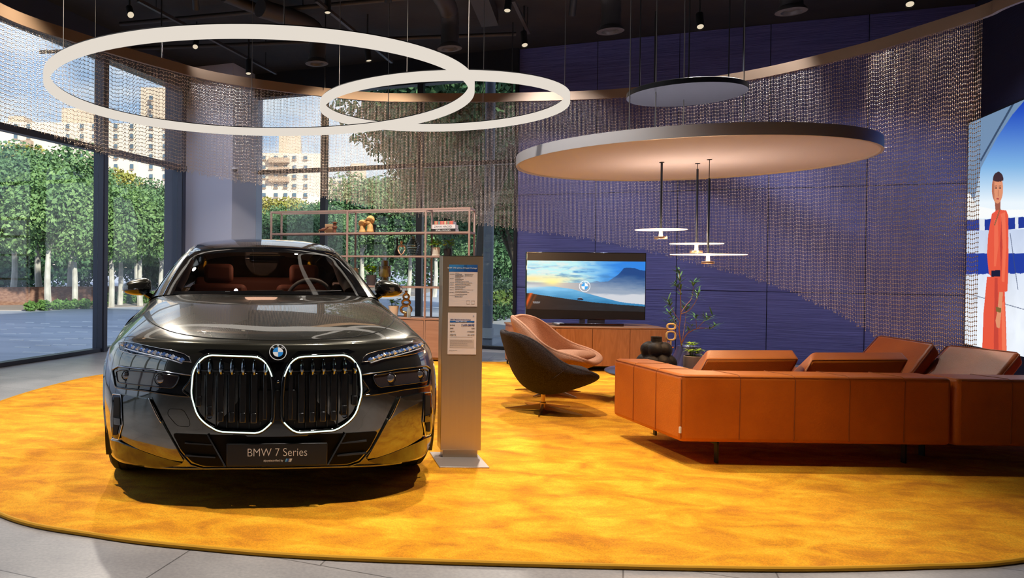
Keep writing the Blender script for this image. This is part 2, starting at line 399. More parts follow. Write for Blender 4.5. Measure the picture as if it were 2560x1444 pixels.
M_leafs = [mat('leaf_green', (.11, .22, .075), .55, noise=(.7, (.22, .36, .12), (1, 1, 1), .35, .65)),
           mat('leaf_mid', (.075, .165, .07), .55, noise=(.7, (.16, .28, .11), (1, 1, 1), .35, .65)),
           mat('leaf_yellow', (.28, .29, .05), .55, noise=(.8, (.42, .36, .08), (1, 1, 1), .35, .65)),
           mat('leaf_dark', (.045, .12, .055), .55, noise=(.8, (.10, .21, .08), (1, 1, 1), .35, .65))]
M_bark = mat('bark_pale', (.42, .40, .36), .8, noise=(5, (.62, .60, .55), (1, 1, .6), .35, .65)); M_barkd = mat('bark_dark', (.10, .08, .06), .85)
def leafcloud(blobs, n, size, rg):
    """small quads in a shell of several overlapping blobs"""
    bl = np.array(blobs, float); w = bl[:, 3] ** 2; k = rg.choice(len(bl), n, p=w / w.sum())
    d = rg.normal(size=(n, 3)); d /= np.linalg.norm(d, axis=1)[:, None]; rr = rg.random(n) ** .35
    c = bl[k, :3] + d * (bl[k, 3] * rr)[:, None] * np.array([1, 1, .85])
    nn = d * .6 + rg.normal(size=(n, 3)) * .6 + [0, 0, .35]; nn /= np.linalg.norm(nn, axis=1)[:, None]
    a = np.cross(nn, rg.normal(size=(n, 3))); a /= np.linalg.norm(a, axis=1)[:, None]; b = np.cross(nn, a)
    s = size * (.6 + .8 * rg.random((n, 1)))
    V = np.stack([c - a * s, c - b * s * .55, c + a * s, c + b * s * .55], 1).reshape(-1, 3)
    return V.tolist(), np.arange(4 * n).reshape(n, 4).tolist()
def hedge(name, label, px0, py0, px1, py1, w, h, mt, n=1600, sz=.07):
    a, b = F(px0, py0, GZ), F(px1, py1, GZ); L = (b - a).length; k = max(3, int(L / .3)); rg = np.random.default_rng(int(px0 + 900))
    bl = [(a.x + (b.x - a.x) * i / k, a.y + (b.y - a.y) * i / k + rg.uniform(0, w), GZ + h * .5, h * .62) for i in range(k + 1)]
    v, f = leafcloud(bl, n, sz, rg); o = MB().add(v, f).build(name, mt); return tag(o, label, 'hedge', kind='stuff')
hedge('hedge', 'low clipped green hedge by the first roadside trunks', 66, 779, 250, 770, .9, .30, M_hedge, 2600, .06)
hedge('hedge', 'strip of green planting behind the pale tree trunks', 268, 762, 470, 758, .8, .45, M_hedge, 2200, .07)
hedge('hedge', 'dark green clipped hedge beyond the lamp post', 1180, 812, 1420, 786, .9, .45, mat('hedge_dark', (.04, .10, .04), .6), 3200, .05)
hedge('hedge', 'yellow green shrubs in the planted bed outside', 1245, 790, 1420, 770, 1.0, .75, mat('shrub_leaf', (.16, .22, .05), .6, noise=(4, (.07, .15, .04), (1, 1, 1), .3, .7)), 2600, .07)
hedge('hedge', 'dark shrub mass at the far bend of the path', 1235, 745, 1420, 735, 2.0, 1.0, mat('shrub_dark', (.03, .07, .03), .6), 2200, .09)
fm = MB(); a, b = F(-300, 771, GZ), F(300, 757, GZ); dd = (b - a).normalized(); nn_ = Vector((-dd.y, dd.x, 0)) * .15
q = [a, b, b + nn_, a + nn_]; fm.hexa([p + Vector((0, 0, .0)) for p in q], [p + Vector((0, 0, .62)) for p in q])
tag(fm.build('brick_wall', mat('brick', (.20, .10, .07), .85, noise=(9, (.30, .17, .12), (1, 1, 3), .4, .6))), 'low reddish brick wall behind the roadside trees', 'wall')
# dark woodland floor behind the tree row: a dense far tree belt
rg = np.random.default_rng(11)
bl = []
for i in range(130):
    px = -500 + i * 16.5; p = F(px, 722, GZ); p = p * (1 + rg.uniform(-.05, .15)); bl.append((p.x, p.y, GZ + 1.3 + rg.uniform(0, 2.6), 2.2))
v, f = leafcloud(bl, 130000, .14, rg); tag(MB().add(v, f).build('woodland', M_leafs[3]), 'dense dark woodland filling the far side of the road', 'woodland', kind='stuff')

def tree_proto(seed, H_, Rc, leafm, bark, n, lean=0., forks=3, leafsz=.12, tall=.42):
    r = random.Random(seed); rg = np.random.default_rng(seed)
    t = MB(); z1 = H_ * tall; p = [(0, 0, 0), (lean * .3 + r.uniform(-.05, .05), 0, z1 * .5), (lean * .5, r.uniform(-.05, .05), z1)]
    t.tube(catmull(p, 5), [.13 - .05 * i / 10 for i in range(11)], 8)
    bl = []
    for k in range(forks):
        a = 2 * math.pi * k / forks + r.uniform(-.4, .4); e = Vector((math.cos(a) * Rc * .45 + lean * .5, math.sin(a) * Rc * .45, H_ * .78))
        t.tube(catmull([(lean * .5, 0, z1 - .1), (e.x * .5 + lean * .25, e.y * .5, z1 + (e.z - z1) * .5), e], 4), [.075 - .05 * i / 8 for i in range(9)], 6)
    for k in range(15):
        a = r.uniform(0, 6.28); q = r.uniform(0, 1) ** .5 * Rc * .62; z = H_ * (.52 + .36 * r.random()); s = Rc * (.34 + .22 * r.random())
        bl.append((math.cos(a) * q + lean, math.sin(a) * q, z, s))
    bl.append((lean, 0, H_ - Rc * .42, Rc * .42)); bl.append((lean, 0, H_ * .66, Rc * .62))
    v, f = leafcloud(bl, n, leafsz, rg)
    return t, MB().add(v, f), leafm, bark
protos = {}
def tree(kind, px, py, Hs, label, rot, wide=1.):
    """one street tree standing where the ray through its foot meets the ground"""
    base = F(px, py, GZ)
    o = thing('tree', label, 'tree', (base.x, base.y, GZ - .03), rot, 'trees outside the windows')
    if kind not in protos:
        args = {0: (1, 5., 2.0, M_leafs[0], M_bark, 17000, .0, 3, .075), 1: (2, 5., 2.3, M_leafs[1], M_bark, 19000, .15, 3, .075), 2: (3, 5., 1.8, M_leafs[2], M_barkd, 14000, 0., 4, .08), 3: (4, 5., 2.2, M_leafs[3], M_barkd, 30000, 0., 5, .055, .3)}[kind]
        tk, lf, lmt, bk = tree_proto(*args); a = tk.build('trunk', bk, o, smooth=True); b = lf.build('crown', lmt, o); protos[kind] = (a, b)
    else:
        for s in protos[kind]:
            c = s.copy(); COL.objects.link(c); c.parent = o
    o.scale = (Hs / 5. * wide, Hs / 5. * wide, Hs / 5.)
    return o
TR = [(0, 121, 773, 4.65, 'street tree with straight pale trunk in the hedge, first from the left', .3), (0, 187, 770, 4.28, 'street tree with a crooked trunk beside the straight one', 1.9),
      (1, -60, 772, 4.47, 'leafy tree cut by the left edge of the view', 2.5), (1, 30, 752, 5.33, 'tall green tree rising behind the hedge trees', .8), (1, 100, 748, 5.93, 'tallest green crown beside the first mullion', 4.),
      (1, 175, 748, 5.33, 'green crown behind the crooked trunk', 5.), (0, 278, 768, 4.28, 'tree with thick white trunk just after the first mullion', 2.2), (0, 300, 763, 4.09, 'slim leaning tree next to the thick white trunk', 3.9),
      (0, 350, 765, 4.28, 'forked white tree left of the car mirror', 1.1), (0, 402, 764, 3.91, 'pale tree standing behind the car mirror', 5.3), (1, 250, 745, 4.56, 'green crown behind the first mullion', .4), (1, 345, 742, 4.82, 'green crown above the forked white tree', 2.8),
      (2, 442, 735, 5.46, 'yellow tinged tree behind the second mullion', 1.), (2, 255, 722, 7.22, 'yellow green crown seen over the street trees', 3.), (2, -10, 725, 7.90, 'pale yellow tree in front of the apartments at far left', 2.),
      (1, 660, 745, 3.78, 'green tree just right of the column', .2), (2, 690, 732, 5.21, 'yellow tree below the twin apartment block', 2.4), (1, 725, 745, 3.96, 'green tree over the car roof', 3.3), (2, 770, 730, 4.20, 'small yellow tree beside the back mullion', 5.1),
      (1, 800, 742, 3.70, 'green tree behind the stacked stone ornament', .9), (1, 850, 740, 4.39, 'rounded green tree right of the back mullion', 4.4), (1, 905, 738, 5.68, 'broad green tree behind the twin heads', 1.6), (1, 965, 736, 5.93, 'tall green tree near the middle of the back window', 2.9),
      (1, 1020, 740, 4.82, 'green tree left of the second back mullion', 5.7), (1, 1085, 742, 5.33, 'green tree behind the shelf books', .5)]
for k, px, py, Hs, lb, rt in TR: tree(k, px, py, Hs, lb, rt)
for i, (px, Y, Hs, lb, wd) in enumerate([(1210, 19, 9.6, 'huge dark conifer rising above the shelf', 1.0), (1330, 17, 9.0, 'dark conifer next to the navy wall', 1.), (1120, 26, 7.4, 'dark evergreen behind the second back mullion', .9), (1290, 24, 5.4, 'dark evergreen low behind the lamp post', 1.1)]):
    p = D(px, 700, Y); o = tree(3, 640, 760, Hs, lb, i * 1.3, wd); o.location = (p.x, p.y, GZ - .03)
# lamp post
lp = F(1218, 876, GZ); t = thing('lamp_post', 'grey round lamp post on the pale paving just outside the window', 'lamp post', (lp.x, lp.y, GZ))
M_post = mat('post_paint', (.13, .15, .20), .5); MB().tube([(0, 0, -.02), (0, 0, 7.5)], .085, 20).build('post', M_post, t, smooth=True)
MB().lathe([(.09, 0), (.108, 0), (.108, .17), (.09, .17)], (0, 0, .22), 20).build('notice_band', mat('band_grey', (.35, .37, .42), .5), t, smooth=True)

# apartments
M_apt = [mat('apartment_cream', (.74, .62, .50), .85), mat('apartment_tan', (.60, .47, .36), .85)]; M_aptw = mat('apartment_window', (.10, .15, .20), .3); M_aptf = mat('apartment_trim', (.42, .30, .22), .8)
def apartment(label, Y, blocks, wins, balc, dz=14):
    """blocks: px x0,x1,top y,material ; wins: rows of window centres in px"""
    o = D(blocks[0][0], 660, Y); t = thing('apartment_building', label, 'building', (o.x, o.y, GZ))
    L = lambda p: (p[0] - o.x, p[1] - o.y, p[2] - GZ)
    for i, (x0, x1, yt, mi, off) in enumerate(blocks):
        a, b = D(x0, yt, Y + off), D(x1, yt, Y + off)
        MB().box(((a.x + b.x) / 2 - o.x, Y + off + dz / 2 - o.y, (a.z - GZ) / 2 - .5), (b.x - a.x, dz, a.z - GZ + 1)).build('wall' if i == 0 else ('tower' if yt < 345 else 'wing'), M_apt[mi], t)
    proto = None
    for (cx, cy, w, h) in wins:
        a = D(cx - w / 2, cy, Y); b = D(cx + w / 2, cy, Y); hh = h * Y / FPX
        c = L(((a.x + b.x) / 2, Y - .15, a.z))
        if proto is None:
            w0 = (b.x - a.x); h0 = hh; proto = MB().box((0, 0, 0), (w0, .4, hh)).build('window', M_aptw, t); q = proto
            MB().box((0, -.1, -hh / 2 - .15), (w0 * 1.15, .5, .2)).build('window_sill', M_aptf, q)
        else: q = copy_tree(proto, t)
        q.location = c; q.scale = ((b.x - a.x) / w0, 1, hh / h0)
    for (x0, x1, cy) in balc:
        a = D(x0, cy, Y); b = D(x1, cy, Y); MB().box(L(((a.x + b.x) / 2, Y - .8, a.z)), (b.x - a.x, 1.6, 1.1)).build('balcony', M_aptf, t)
    return t
w1 = [(x, y, 8, 11) for x in (40, 72, 104, 170, 205, 236, 290, 330, 378, 412, 436) for y in (316, 341, 366, 391, 416, 441) if not (x > 80 and x < 160)] + [(x, y, 8, 10) for x in (378, 425) for y in (245, 268, 292)]
apartment('long cream apartment block seen through the left windows', 150, [(-260, 520, 302, 0, 0), (352, 446, 218, 1, 1.), (154, 232, 270, 1, 1.), (20, 60, 290, 1, 1)], w1, [(58, 84, 360), (58, 84, 386), (228, 246, 392), (228, 246, 418)])
apartment('cream apartment block with a tan stair tower, left of the back mullion', 165, [(640, 812, 382, 0, 0), (697, 752, 336, 1, 1.), (812, 822, 395, 1, 2)], [(x, y, 9, 9) for x in (660, 690, 714, 736, 764) for y in (394, 418, 441, 464, 487)], [(672, 724, 402), (672, 724, 425), (672, 724, 449)])
apartment('distant small apartment block right of the back mullion', 190, [(820, 935, 446, 0, 0), (878, 915, 408, 1, 1.)], [(x, y, 6, 8) for x in (836, 850, 871, 892, 908) for y in (456, 476, 496)], [])

# ------------------------------------------------------------------ chain curtain and its track
TK = [F(x, y, 3.70) for x, y in [(0, 25), (200, 97), (400, 157), (580, 200), (900, 240), (1100, 244), (1290, 243), (1560, 232), (1866, 190), (2137, 128), (2300, 80), (2462, 28), (2535, -5)]]
TKx = [Vector((-2.75, 4.4, 3.7)), Vector((-3.12, 5.8, 3.7))] + TK + [Vector((6.15, 5.6, 3.7)), Vector((5.6, 4.4, 3.7))]
path = catmull(TKx, 24)
tt = MB(); prof = [(-.02, -.06), (.02, -.06), (.02, .06), (-.02, .06)]
G = []
for i, p in enumerate(path):
    t_ = (path[min(i + 1, len(path) - 1)] - path[max(i - 1, 0)]); t_.z = 0; t_.normalize(); n_ = Vector((-t_.y, t_.x, 0))
    G.append([p + n_ * a + Vector((0, 0, b + .0)) for a, b in prof + prof[:1]])
tt.grid(G)
track = thing('curtain_track', 'long curved bronze ceiling track carrying the chain curtain', 'curtain track', (0, 0, 0))
tt.build('rail', M_bronze, track, smooth=True)
for px, py in [(403, 157), (1636, 225), (1858, 192), (1280, 243), (812, 228)]:
    p = F(px, py, 3.70); MB().tube([(p.x, p.y, 3.75), (p.x, p.y, ZC)], .009, 8).build('hanger_rod', M_blackm, track)
BT = [(-400, 235), (-100, 290), (0, 308), (105, 336), (250, 390), (440, 431), (640, 466), (750, 485), (860, 508), (1000, 536), (1180, 563), (1290, 578), (1400, 592), (1500, 607), (1620, 632), (1760, 666), (1860, 692), (2000, 742), (2100, 788), (2180, 836), (2260, 890), (2330, 950), (2440, 1040), (2600, 1060)]
bx, by = zip(*BT)
dist = [0.]
for i in range(1, len(path)): dist.append(dist[-1] + (path[i] - path[i - 1]).length)
i_end = min(range(len(path)), key=lambda i: abs(topix(path[i])[0] - 2458) + (1e4 if path[i].x < 3 else 0)); d_end = dist[i_end]
step = .0178; pz = .0215; Vb = []; ck = random.Random(5)
pa = np.array([tuple(p) for p in path]); da = np.array(dist); s = .25; cnt = 0
base_o = np.array([(1, 0, 0), (0, 1, 0), (-1, 0, 0), (0, -1, 0), (0, 0, 1), (0, 0, -1)], float)
base_f = np.array([(0, 1, 4), (1, 2, 4), (2, 3, 4), (3, 0, 4), (1, 0, 5), (2, 1, 5), (3, 2, 5), (0, 3, 5)])
VS = []; 
while s < d_end:
    X, Y = np.interp(s, da, pa[:, 0]), np.interp(s, da, pa[:, 1])
    px = topix((X, Y, 2.5))[0]; py = float(np.interp(px, bx, by)); zb = D(px, py, Y).z if Y > 5.0 else 3.05
    zb = max(.06, min(zb, 3.2)) + .03 * math.floor(ck.random() * 2)
    k = int((3.64 - zb) / pz); zz = 3.64 - ck.random() * pz - pz * np.arange(k)
    dx, dy = np.interp(s + .02, da, pa[:, 0]) - X, np.interp(s + .02, da, pa[:, 1]) - Y; a0 = math.atan2(dy, dx)
    al = a0 + ((np.arange(k) % 2) * math.pi / 2) + .6
    r_ = .0058; h_ = .0122
    c, sn = np.cos(al)[:, None], np.sin(al)[:, None]
    lx = base_o[None, :, 0] * r_; ly = base_o[None, :, 1] * r_ * .35; lz = base_o[None, :, 2] * h_
    vx = X + c * lx - sn * ly; vy = Y + sn * lx + c * ly; vz = zz[:, None] + lz + 0 * vx
    VS.append(np.stack([vx, vy, vz], -1).reshape(-1, 3)); s += step; cnt += 1
V_ = np.concatenate(VS); nl = len(V_) // 6
Fa = (base_f[None] + 6 * np.arange(nl)[:, None, None]).reshape(-1, 3)
me = bpy.data.meshes.new('chain_curtain'); me.vertices.add(len(V_)); me.vertices.foreach_set('co', V_.reshape(-1))
me.loops.add(len(Fa) * 3); me.loops.foreach_set('vertex_index', Fa.reshape(-1).astype(np.int32))
me.polygons.add(len(Fa)); me.polygons.foreach_set('loop_start', (np.arange(len(Fa)) * 3).astype(np.int32)); me.update(); me.validate()
me.materials.append(mat('chain_metal', (.64, .50, .38), .42, metal=.7)); cu = bpy.data.objects.new('chain_curtain', me); COL.objects.link(cu)
tag(cu, 'curved curtain of fine hanging metal chains with a sweeping stepped hem', 'chain curtain', kind='stuff')
print('chains', cnt, 'links', nl)
# ------------------------------------------------------------------ rug
RUG = [F(x, y) for x, y in [(0, 1290), (250, 1345), (500, 1375), (800, 1398), (1280, 1415), (1900, 1428), (2300, 1422), (2560, 1405)]]
RUG += [Vector(p) for p in [(4.3, 3.75, 0), (5.6, 4.8, 0), (6.3, 6.4, 0), (6.2, 8.0, 0), (5.3, 9.35, 0), (4.1, 10.05, 0)]]
RUG += [F(1290, 908), F(1230, 908), Vector((1.1, 10.2, 0)), Vector((-.4, 9.95, 0)), Vector((-1.6, 9.42, 0)), F(270, 938), F(150, 962), F(0, 1008), Vector((-2.78, 5.8, 0)), Vector((-2.3, 4.7, 0))]
rp = catmull(RUG, 10, True)
rugm = mat('rug_gold', (.80, .36, .006), .95, sheen=.0, noise=(1., (.93, .50, .02), (1, 1, 1), .35, .65), bump=(260, .35, (1, 1, 1)))
_t = rugm.node_tree; _p = _t.nodes['Principled BSDF']; _tc = N(_t, 'ShaderNodeTexCoord')
_m = N(_t, 'ShaderNodeMapping'); _m.inputs['Scale'].default_value = (2.2, 3.6, 1); _m.inputs['Rotation'].default_value = (0, 0, .25); _t.links.new(_tc.outputs['Object'], _m.inputs[0])
_n = N(_t, 'ShaderNodeTexNoise', i_Scale=1.5, i_Detail=7., i_Roughness=.62); _n.inputs['Distortion'].default_value = .6; _t.links.new(_m.outputs[0], _n.inputs['Vector'])
_r = ramp(_t, [(.34, (.58, .20, .002)), (.5, (.80, .325, .003)), (.67, (.93, .47, .018))]); _t.links.new(_n.outputs[0], _r.inputs[0])
_n2 = N(_t, 'ShaderNodeTexNoise', i_Scale=160., i_Detail=2.); _t.links.new(_tc.outputs['Object'], _n2.inputs['Vector']); _r2 = ramp(_t, [(.3, (.74, .74, .74)), (.7, (1.12, 1.12, 1.12))]); _t.links.new(_n2.outputs[0], _r2.inputs[0])
_mm = N(_t, 'ShaderNodeMix', data_type='RGBA', blend_type='MULTIPLY'); _mm.inputs['Factor'].default_value = 1; _t.links.new(_r.outputs[0], _mm.inputs['A']); _t.links.new(_r2.outputs[0], _mm.inputs['B']); _t.links.new(_mm.outputs['Result'], _p.inputs['Base Color'])
rug = MB().prism([(p.x, p.y) for p in rp], .001, .016).build('rug', rugm); tag(rug, 'huge rounded golden yellow rug under the car and the lounge', 'rug')
MB().tube([p + Vector((0, 0, .012)) for p in rp], .012, 8, closed=True).build('binding', mat('rug_binding', (.62, .30, .01), .8), rug, smooth=True)
RZ = .016

# ------------------------------------------------------------------ sofas
M_lea = mat('leather_tan', (.60, .155, .014), .42, spec=.45, noise=(3., (.50, .12, .010), (1, 1, 1), .35, .65), bump=(140, .18, (1, 1, 1)))
M_seam = mat('leather_seam', (.30, .075, .01), .6)
def soft_prism(poly, z0, z1, name, mt, parent, bv=.035):
    return MB().prism(poly, z0, z1).build(name, mt, parent, bevel=bv, seg=4)
def seamline(mb, pts, r=.0035): mb.tube(pts, r, 6); return mb
so = thing('sofa', 'tan leather corner sofa on dark flat legs, its back towards the viewer', 'sofa', (2.42, 4.88, RZ))
A = Vector((0, 0, 0)); ex = Vector((1.735, -.03, 0)); ey = Vector((-.075, .90, 0)); ux = ex.normalized(); uy = ey.normalized()
Z0, Z1 = .155, .592
def q2(o, *pp): return [tuple((o + ux * a + uy * b).xy) for a, b in pp]
soft_prism(q2(A, (0, 0), (1.735, 0), (1.735, .27), (.27, .27), (.27, .90), (0, .90)), Z0, Z1, 'back_and_armrest', M_lea, so, .03)
soft_prism(q2(A, (.275, .275), (1.73, .275), (1.73, 1.0), (.275, 1.0)), Z0, .33, 'seat_base', M_lea, so, .02)
for a0, a1 in ((.28, 1.0), (1.005, 1.73)): soft_prism(q2(A, (a0, .28), (a1, .28), (a1, 1.02), (a0, 1.02)), .335, .44, 'seat_cushion', M_lea, so, .035)
sm = MB()
def P3(o, a, b, z): return o + ux * a + uy * b + Vector((0, 0, z))
seamline(sm, [P3(A, .004, .87, Z1 - .012), P3(A, .004, .03, Z1 - .012), P3(A, .012, .012, Z1 - .011), P3(A, .03, .004, Z1 - .012), P3(A, 1.70, .004, Z1 - .012)], .0045)
for b in (.30, .60): seamline(sm, [P3(A, .25, b, Z1), P3(A, .03, b, Z1 + .0), P3(A, .009, b, Z1 - .0075), P3(A, .0, b, Z1 - .03), P3(A, -.001, b, Z0 + .02)])
for a in (.38, .73, 1.08, 1.43): seamline(sm, [P3(A, a - .03, .25, Z1), P3(A, a, .03, Z1), P3(A, a, .009, Z1 - .0075), P3(A, a, .0, Z1 - .03), P3(A, a - .004, -.001, Z0 + .02)])
seamline(sm, [P3(A, .003, .003, Z1 - .03), P3(A, .003, .003, Z0 + .02)])
sm.build('seam', M_seam, so, smooth=True)
MB().box((-.003, .0, .235), (.012, .01, .04)).build('care_tag', M_white, so)
def sofa_leg(parent, p, d, L=.5, h=.155):
    mb = MB(); p = Vector(p); d = Vector(d).normalized(); n = Vector((-d.y, d.x, 0)) * .006
    mb.hexa([p - n, p - n + d * L, p + n + d * L, p + n], [v + Vector((0, 0, 0.034)) for v in (p - n, p - n + d * L, p + n + d * L, p + n)]); 
    mb.v = [(x, y, z + h - .034) for x, y, z in mb.v]
    m2 = MB()
    for q in (p, p + d * (L - .035)):
        e = q + d * .035; m2.hexa([q - n, e - n, e + n, q + n], [v + Vector((0, 0, h)) for v in (q - n, e - n, e + n, q + n)])
    mb.add(m2.v, m2.f); return mb.build('leg', M_dark, parent)
l1 = F(1798, 1166) - Vector((2.42, 4.88, 0)); l1.y += .0; l2 = F(2270, 1166) - Vector((2.42, 4.88, 0)); l3 = F(1622, 1085) - Vector((2.42, 4.88, 0))
sofa_leg(so, (l1.x, l1.y + .02, 0), l3 - l1, (l3 - l1).length - .1); sofa_leg(so, (l2.x, l2.y + .02, 0), l3 - l1, (l3 - l1).length - .1)
so2o = Vector((4.175, 4.845, RZ)); so2 = thing('sofa', 'tan leather chaise module cut by the right edge, darker side towards the viewer', 'sofa', so2o)
B_ = Vector((0, 0, 0))
soft_prism(q2(B_, (0, 0), (1.5, 0), (1.5, .27), (.0, .27)), Z0, Z1 - .004, 'backrest', M_lea, so2, .03)
soft_prism(q2(B_, (0.0, .275), (1.5, .275), (1.5, 1.75), (.0, 1.75)), Z0, .34, 'seat_base', M_lea, so2, .03)
soft_prism(q2(B_, (0.01, .28), (1.49, .28), (1.49, 1.74), (.01, 1.74)), .345, .44, 'seat_cushion', M_lea, so2, .035)
sm = MB(); seamline(sm, [P3(B_, .03, .004, Z1 - .016), P3(B_, 1.48, .004, Z1 - .016)], .0045)
for a in (.35, .72): seamline(sm, [P3(B_, a - .03, .25, Z1 - .004), P3(B_, a, .03, Z1 - .004), P3(B_, a, .009, Z1 - .0115), P3(B_, a, .0, Z1 - .034), P3(B_, a - .004, -.001, Z0 + .02)])
sm.build('seam', M_seam, so2, smooth=True)
l4 = F(2311, 1145) - so2o; l4.z = 0; sofa_leg(so2, l4, (-.3, .9, 0), .8); sofa_leg(so2, l4 + ux * .9, (-.3, .9, 0), .8)
MB().box((.8, .3, Z0 - .008), (1.3, .02, .015)).build('base_rail', M_dark, so2)
# cushions seen over the sofa back
def slab(name, c4, thick, label, group, bv=.035):
    """c4 four corners of the visible face, going round; thick pushes away along the face normal"""
    c = [Vector(p) for p in c4]; n = (c[1] - c[0]).cross(c[3] - c[0]).normalized(); o = sum(c, Vector()) / 4
    if n.dot(CAM - o) > 0: n = -n
    t = thing(name, label, 'cushion', o, 0, group); c = [p - o for p in c]
    mb = MB().ext(c, n * thick); mb.build('cover', M_lea, t, bevel=bv, seg=4)
    mb = MB(); loop = []
    for i in range(4):
        a, b = c[i], c[(i + 1) % 4]; d = (b - a).normalized() * bv; loop += [a + d, b - d]
    mb.tube([p + n * bv * .30 for p in loop], .0045, 6, closed=True)
    mb.build('piping', M_seam, t, smooth=True); return t
for px0, px1, lb, sg in ((1742, 1998, 'tan back cushion rising over the sofa back near its corner', 0), (2006, 2272, 'tan back cushion over the sofa back beside the chaise', 6)):
    Yf, Yb = 5.24, 5.34
    c = [D(px0 + 16, 950, Yf), D(px1 - 16, 952, Yf), D(px1 + 2, 900 + sg * .3, Yf + .02), D(px0 + 24, 899 + sg, Yf + .02)]
    o = sum(c, Vector()) / 4; t = thing('back_cushion', lb, 'cushion', o, 0, 'tan sofa cushions')
    f4 = [D(px0 - 2, 938, Yf), D(px1 - 22, 939, Yf), D(px1 + 2, 896 + sg * .3, Yf + .02), D(px0 + 22, 897 + sg * .3, Yf + .02)]
    g4 = [D(px0 - 2, 938, Yf) + Vector((.05, .34, -.12)), D(px1 - 22, 939, Yf) + Vector((0.02, .34, -.12)), D(px1 - 14, 873 + sg, Yf + .24), D(px0 + 26, 873 + sg, Yf + .24)]
    mb = MB().hexa([p - o for p in f4], [p - o for p in g4]); mb.build('cover', M_lea, t, merge=True, bevel=.022, seg=4)
    e = [p - o for p in (f4[0], f4[3], f4[2], f4[1])]; mb = MB(); mb.tube([e[0] + Vector((.012, -.004, .0)), e[1] + Vector((.012, .006, -.006)), e[2] + Vector((-.012, .006, -.006)), e[3] + Vector((-.006, -.004, 0))], .004, 6); mb.build('piping', M_seam, t, smooth=True)
slab('back_cushion', [D(2266, 950, 5.50), D(2337, 857, 5.72), D(2196, 836, 6.35), D(2110, 930, 6.05)], .10, 'large tilted tan cushion leaning in front of the chain curtain', 'tan sofa cushions', .03)
slab('back_cushion', [D(2490, 955, 5.16), D(2552, 879, 5.36), D(2368, 860, 5.85), D(2272, 958, 5.55)], .10, 'rightmost large tilted tan cushion on the chaise', 'tan sofa cushions', .03)

# ------------------------------------------------------------------ swivel armchairs
M_wool = mat('wool_charcoal', (.020, .015, .016), .95, sheen=.0, noise=(130, (.060, .048, .05), (1, 1, 1), .35, .68), bump=(160, .6, (1, 1, 1)))
M_blush = mat('wool_blush', (.50, .26, .165), .9, sheen=.0, noise=(120, (.62, .34, .23), (1, 1, 1), .35, .68), bump=(160, .5, (1, 1, 1)))
M_brass = mat('brushed_brass', (.62, .42, .20), .28, metal=1)
def armchair(label, mt, loc, rot, arms, s=1., dz=0.):
    t = thing('swivel_armchair', label, 'armchair', loc, rot, 'swivel armchairs')
    # stations: centre (x,z), edge (x,z), half width
    ST = [(-.385, .715, -.385, .715, .02), (-.382, .70, -.365, .725, .14), (-.370, .655, -.31, .712, .225), (-.352, .59, -.245, .685, .275), (-.325, .50, -.16, .63, .315), (-.295, .41, -.08, .56, .34), (-.25, .31, .0, .495, .355), (-.175, .215, .08, .45, .37),
          (-.06, .155, .16, .42, .375), (.08, .16, .24, .40, .37), (.20, .195, .32, .378, .345), (.31, .235, .40, .345, .29), (.40, .275, .44, .315, .19), (.448, .30, .452, .302, .02)]
    ST = [catmull([Vector((a, b, 0)) for a, b, *_ in ST], 4), catmull([Vector((c, d, e)) for _, _, c, d, e in ST], 4)]
    G = []
    for c, e in zip(*ST):
        row = []
        for k in range(-10, 11):
            v = k / 10; a = abs(v) * math.pi / 2; f = (1 - math.cos(a)) ** 1.0; sx = math.sin(a) ** .9
            row.append(Vector((c.x + (e.x - c.x) * f, max(e.z, .001) * sx * (1 if v > 0 else -1), c.y + (e.y - c.y) * f + dz)) * s)
        G.append(row)
    sh = MB().grid(G).build('shell', mt, t, smooth=True, thick=.035 * s, ang=180)
    ed = [g[0] for g in G] + [g[-1] for g in G[::-1]]
    MB().tube(ed, .0175 * s, 8, closed=True).build('rim', mt, t, smooth=True, ang=180)
    # seat pad: rounded wedge
    sp = MB(); sp.ball((.13 * s, 0, (.345 + dz) * s), (.30 * s, .29 * s, .06 * s), 32, 12, Matrix.Rotation(-.08, 3, 'Y')); sp.build('seat_pad', mt, t, smooth=True, ang=180)
    sm = MB(); st = [G[i] for i in (28,)][0]; sm.tube([p * 1.0 + Vector((0, 0, -.019 * s)) if abs(p.y) < .2 else p + Vector((0, .019 * (1 if p.y > 0 else -1) * s, -.004)) for p in st[1:-1]], .0035, 5); sm.build('seam', mt, t, smooth=True)
    mb = MB(); mb.tube([(0, 0, .03), (0, 0, (.17 + dz) * s)], .019, 16); mb.lathe([(.028, 0.015), (.028, .075), (.022, .08)], n=20); mb.build('column', M_brass, t, smooth=True)
    for px, py in arms:
        e = F(px, py) - Vector(loc); e = Vector((e.x, e.y, 0)); e = Matrix.Rotation(-rot, 3, 'Z') @ e; e.z = .006
        d = e.normalized(); n = Vector((-d.y, d.x, 0)); mb = MB(); st_ = Vector((0, 0, .0)) + d * .02
        mb.hexa([st_ - n * .016 + Vector((0, 0, .012)), e - n * .004, e + n * .004, st_ + n * .016 + Vector((0, 0, .012))], [st_ - n * .010 + Vector((0, 0, .062)), e - n * .003 + Vector((0, 0, .008)), e + n * .003 + Vector((0, 0, .008)), st_ + n * .010 + Vector((0, 0, .062))])
        mb.build('leg', M_brass, t)
    return t
armchair('charcoal wool swivel armchair with back turned, nearest the kiosk', M_wool, (2.115, 6.76, RZ), R(4), [(1263, 1026), (1425, 1022), (1455, 1044), (1346, 1047), (1312, 1012)], .93, .03)
armchair('blush pink wool swivel armchair behind the charcoal one', M_blush, (2.49, 7.70, RZ), R(-34), [(1287, 979), (1452, 985), (1442, 1000), (1333, 997)], 1.0, .05)

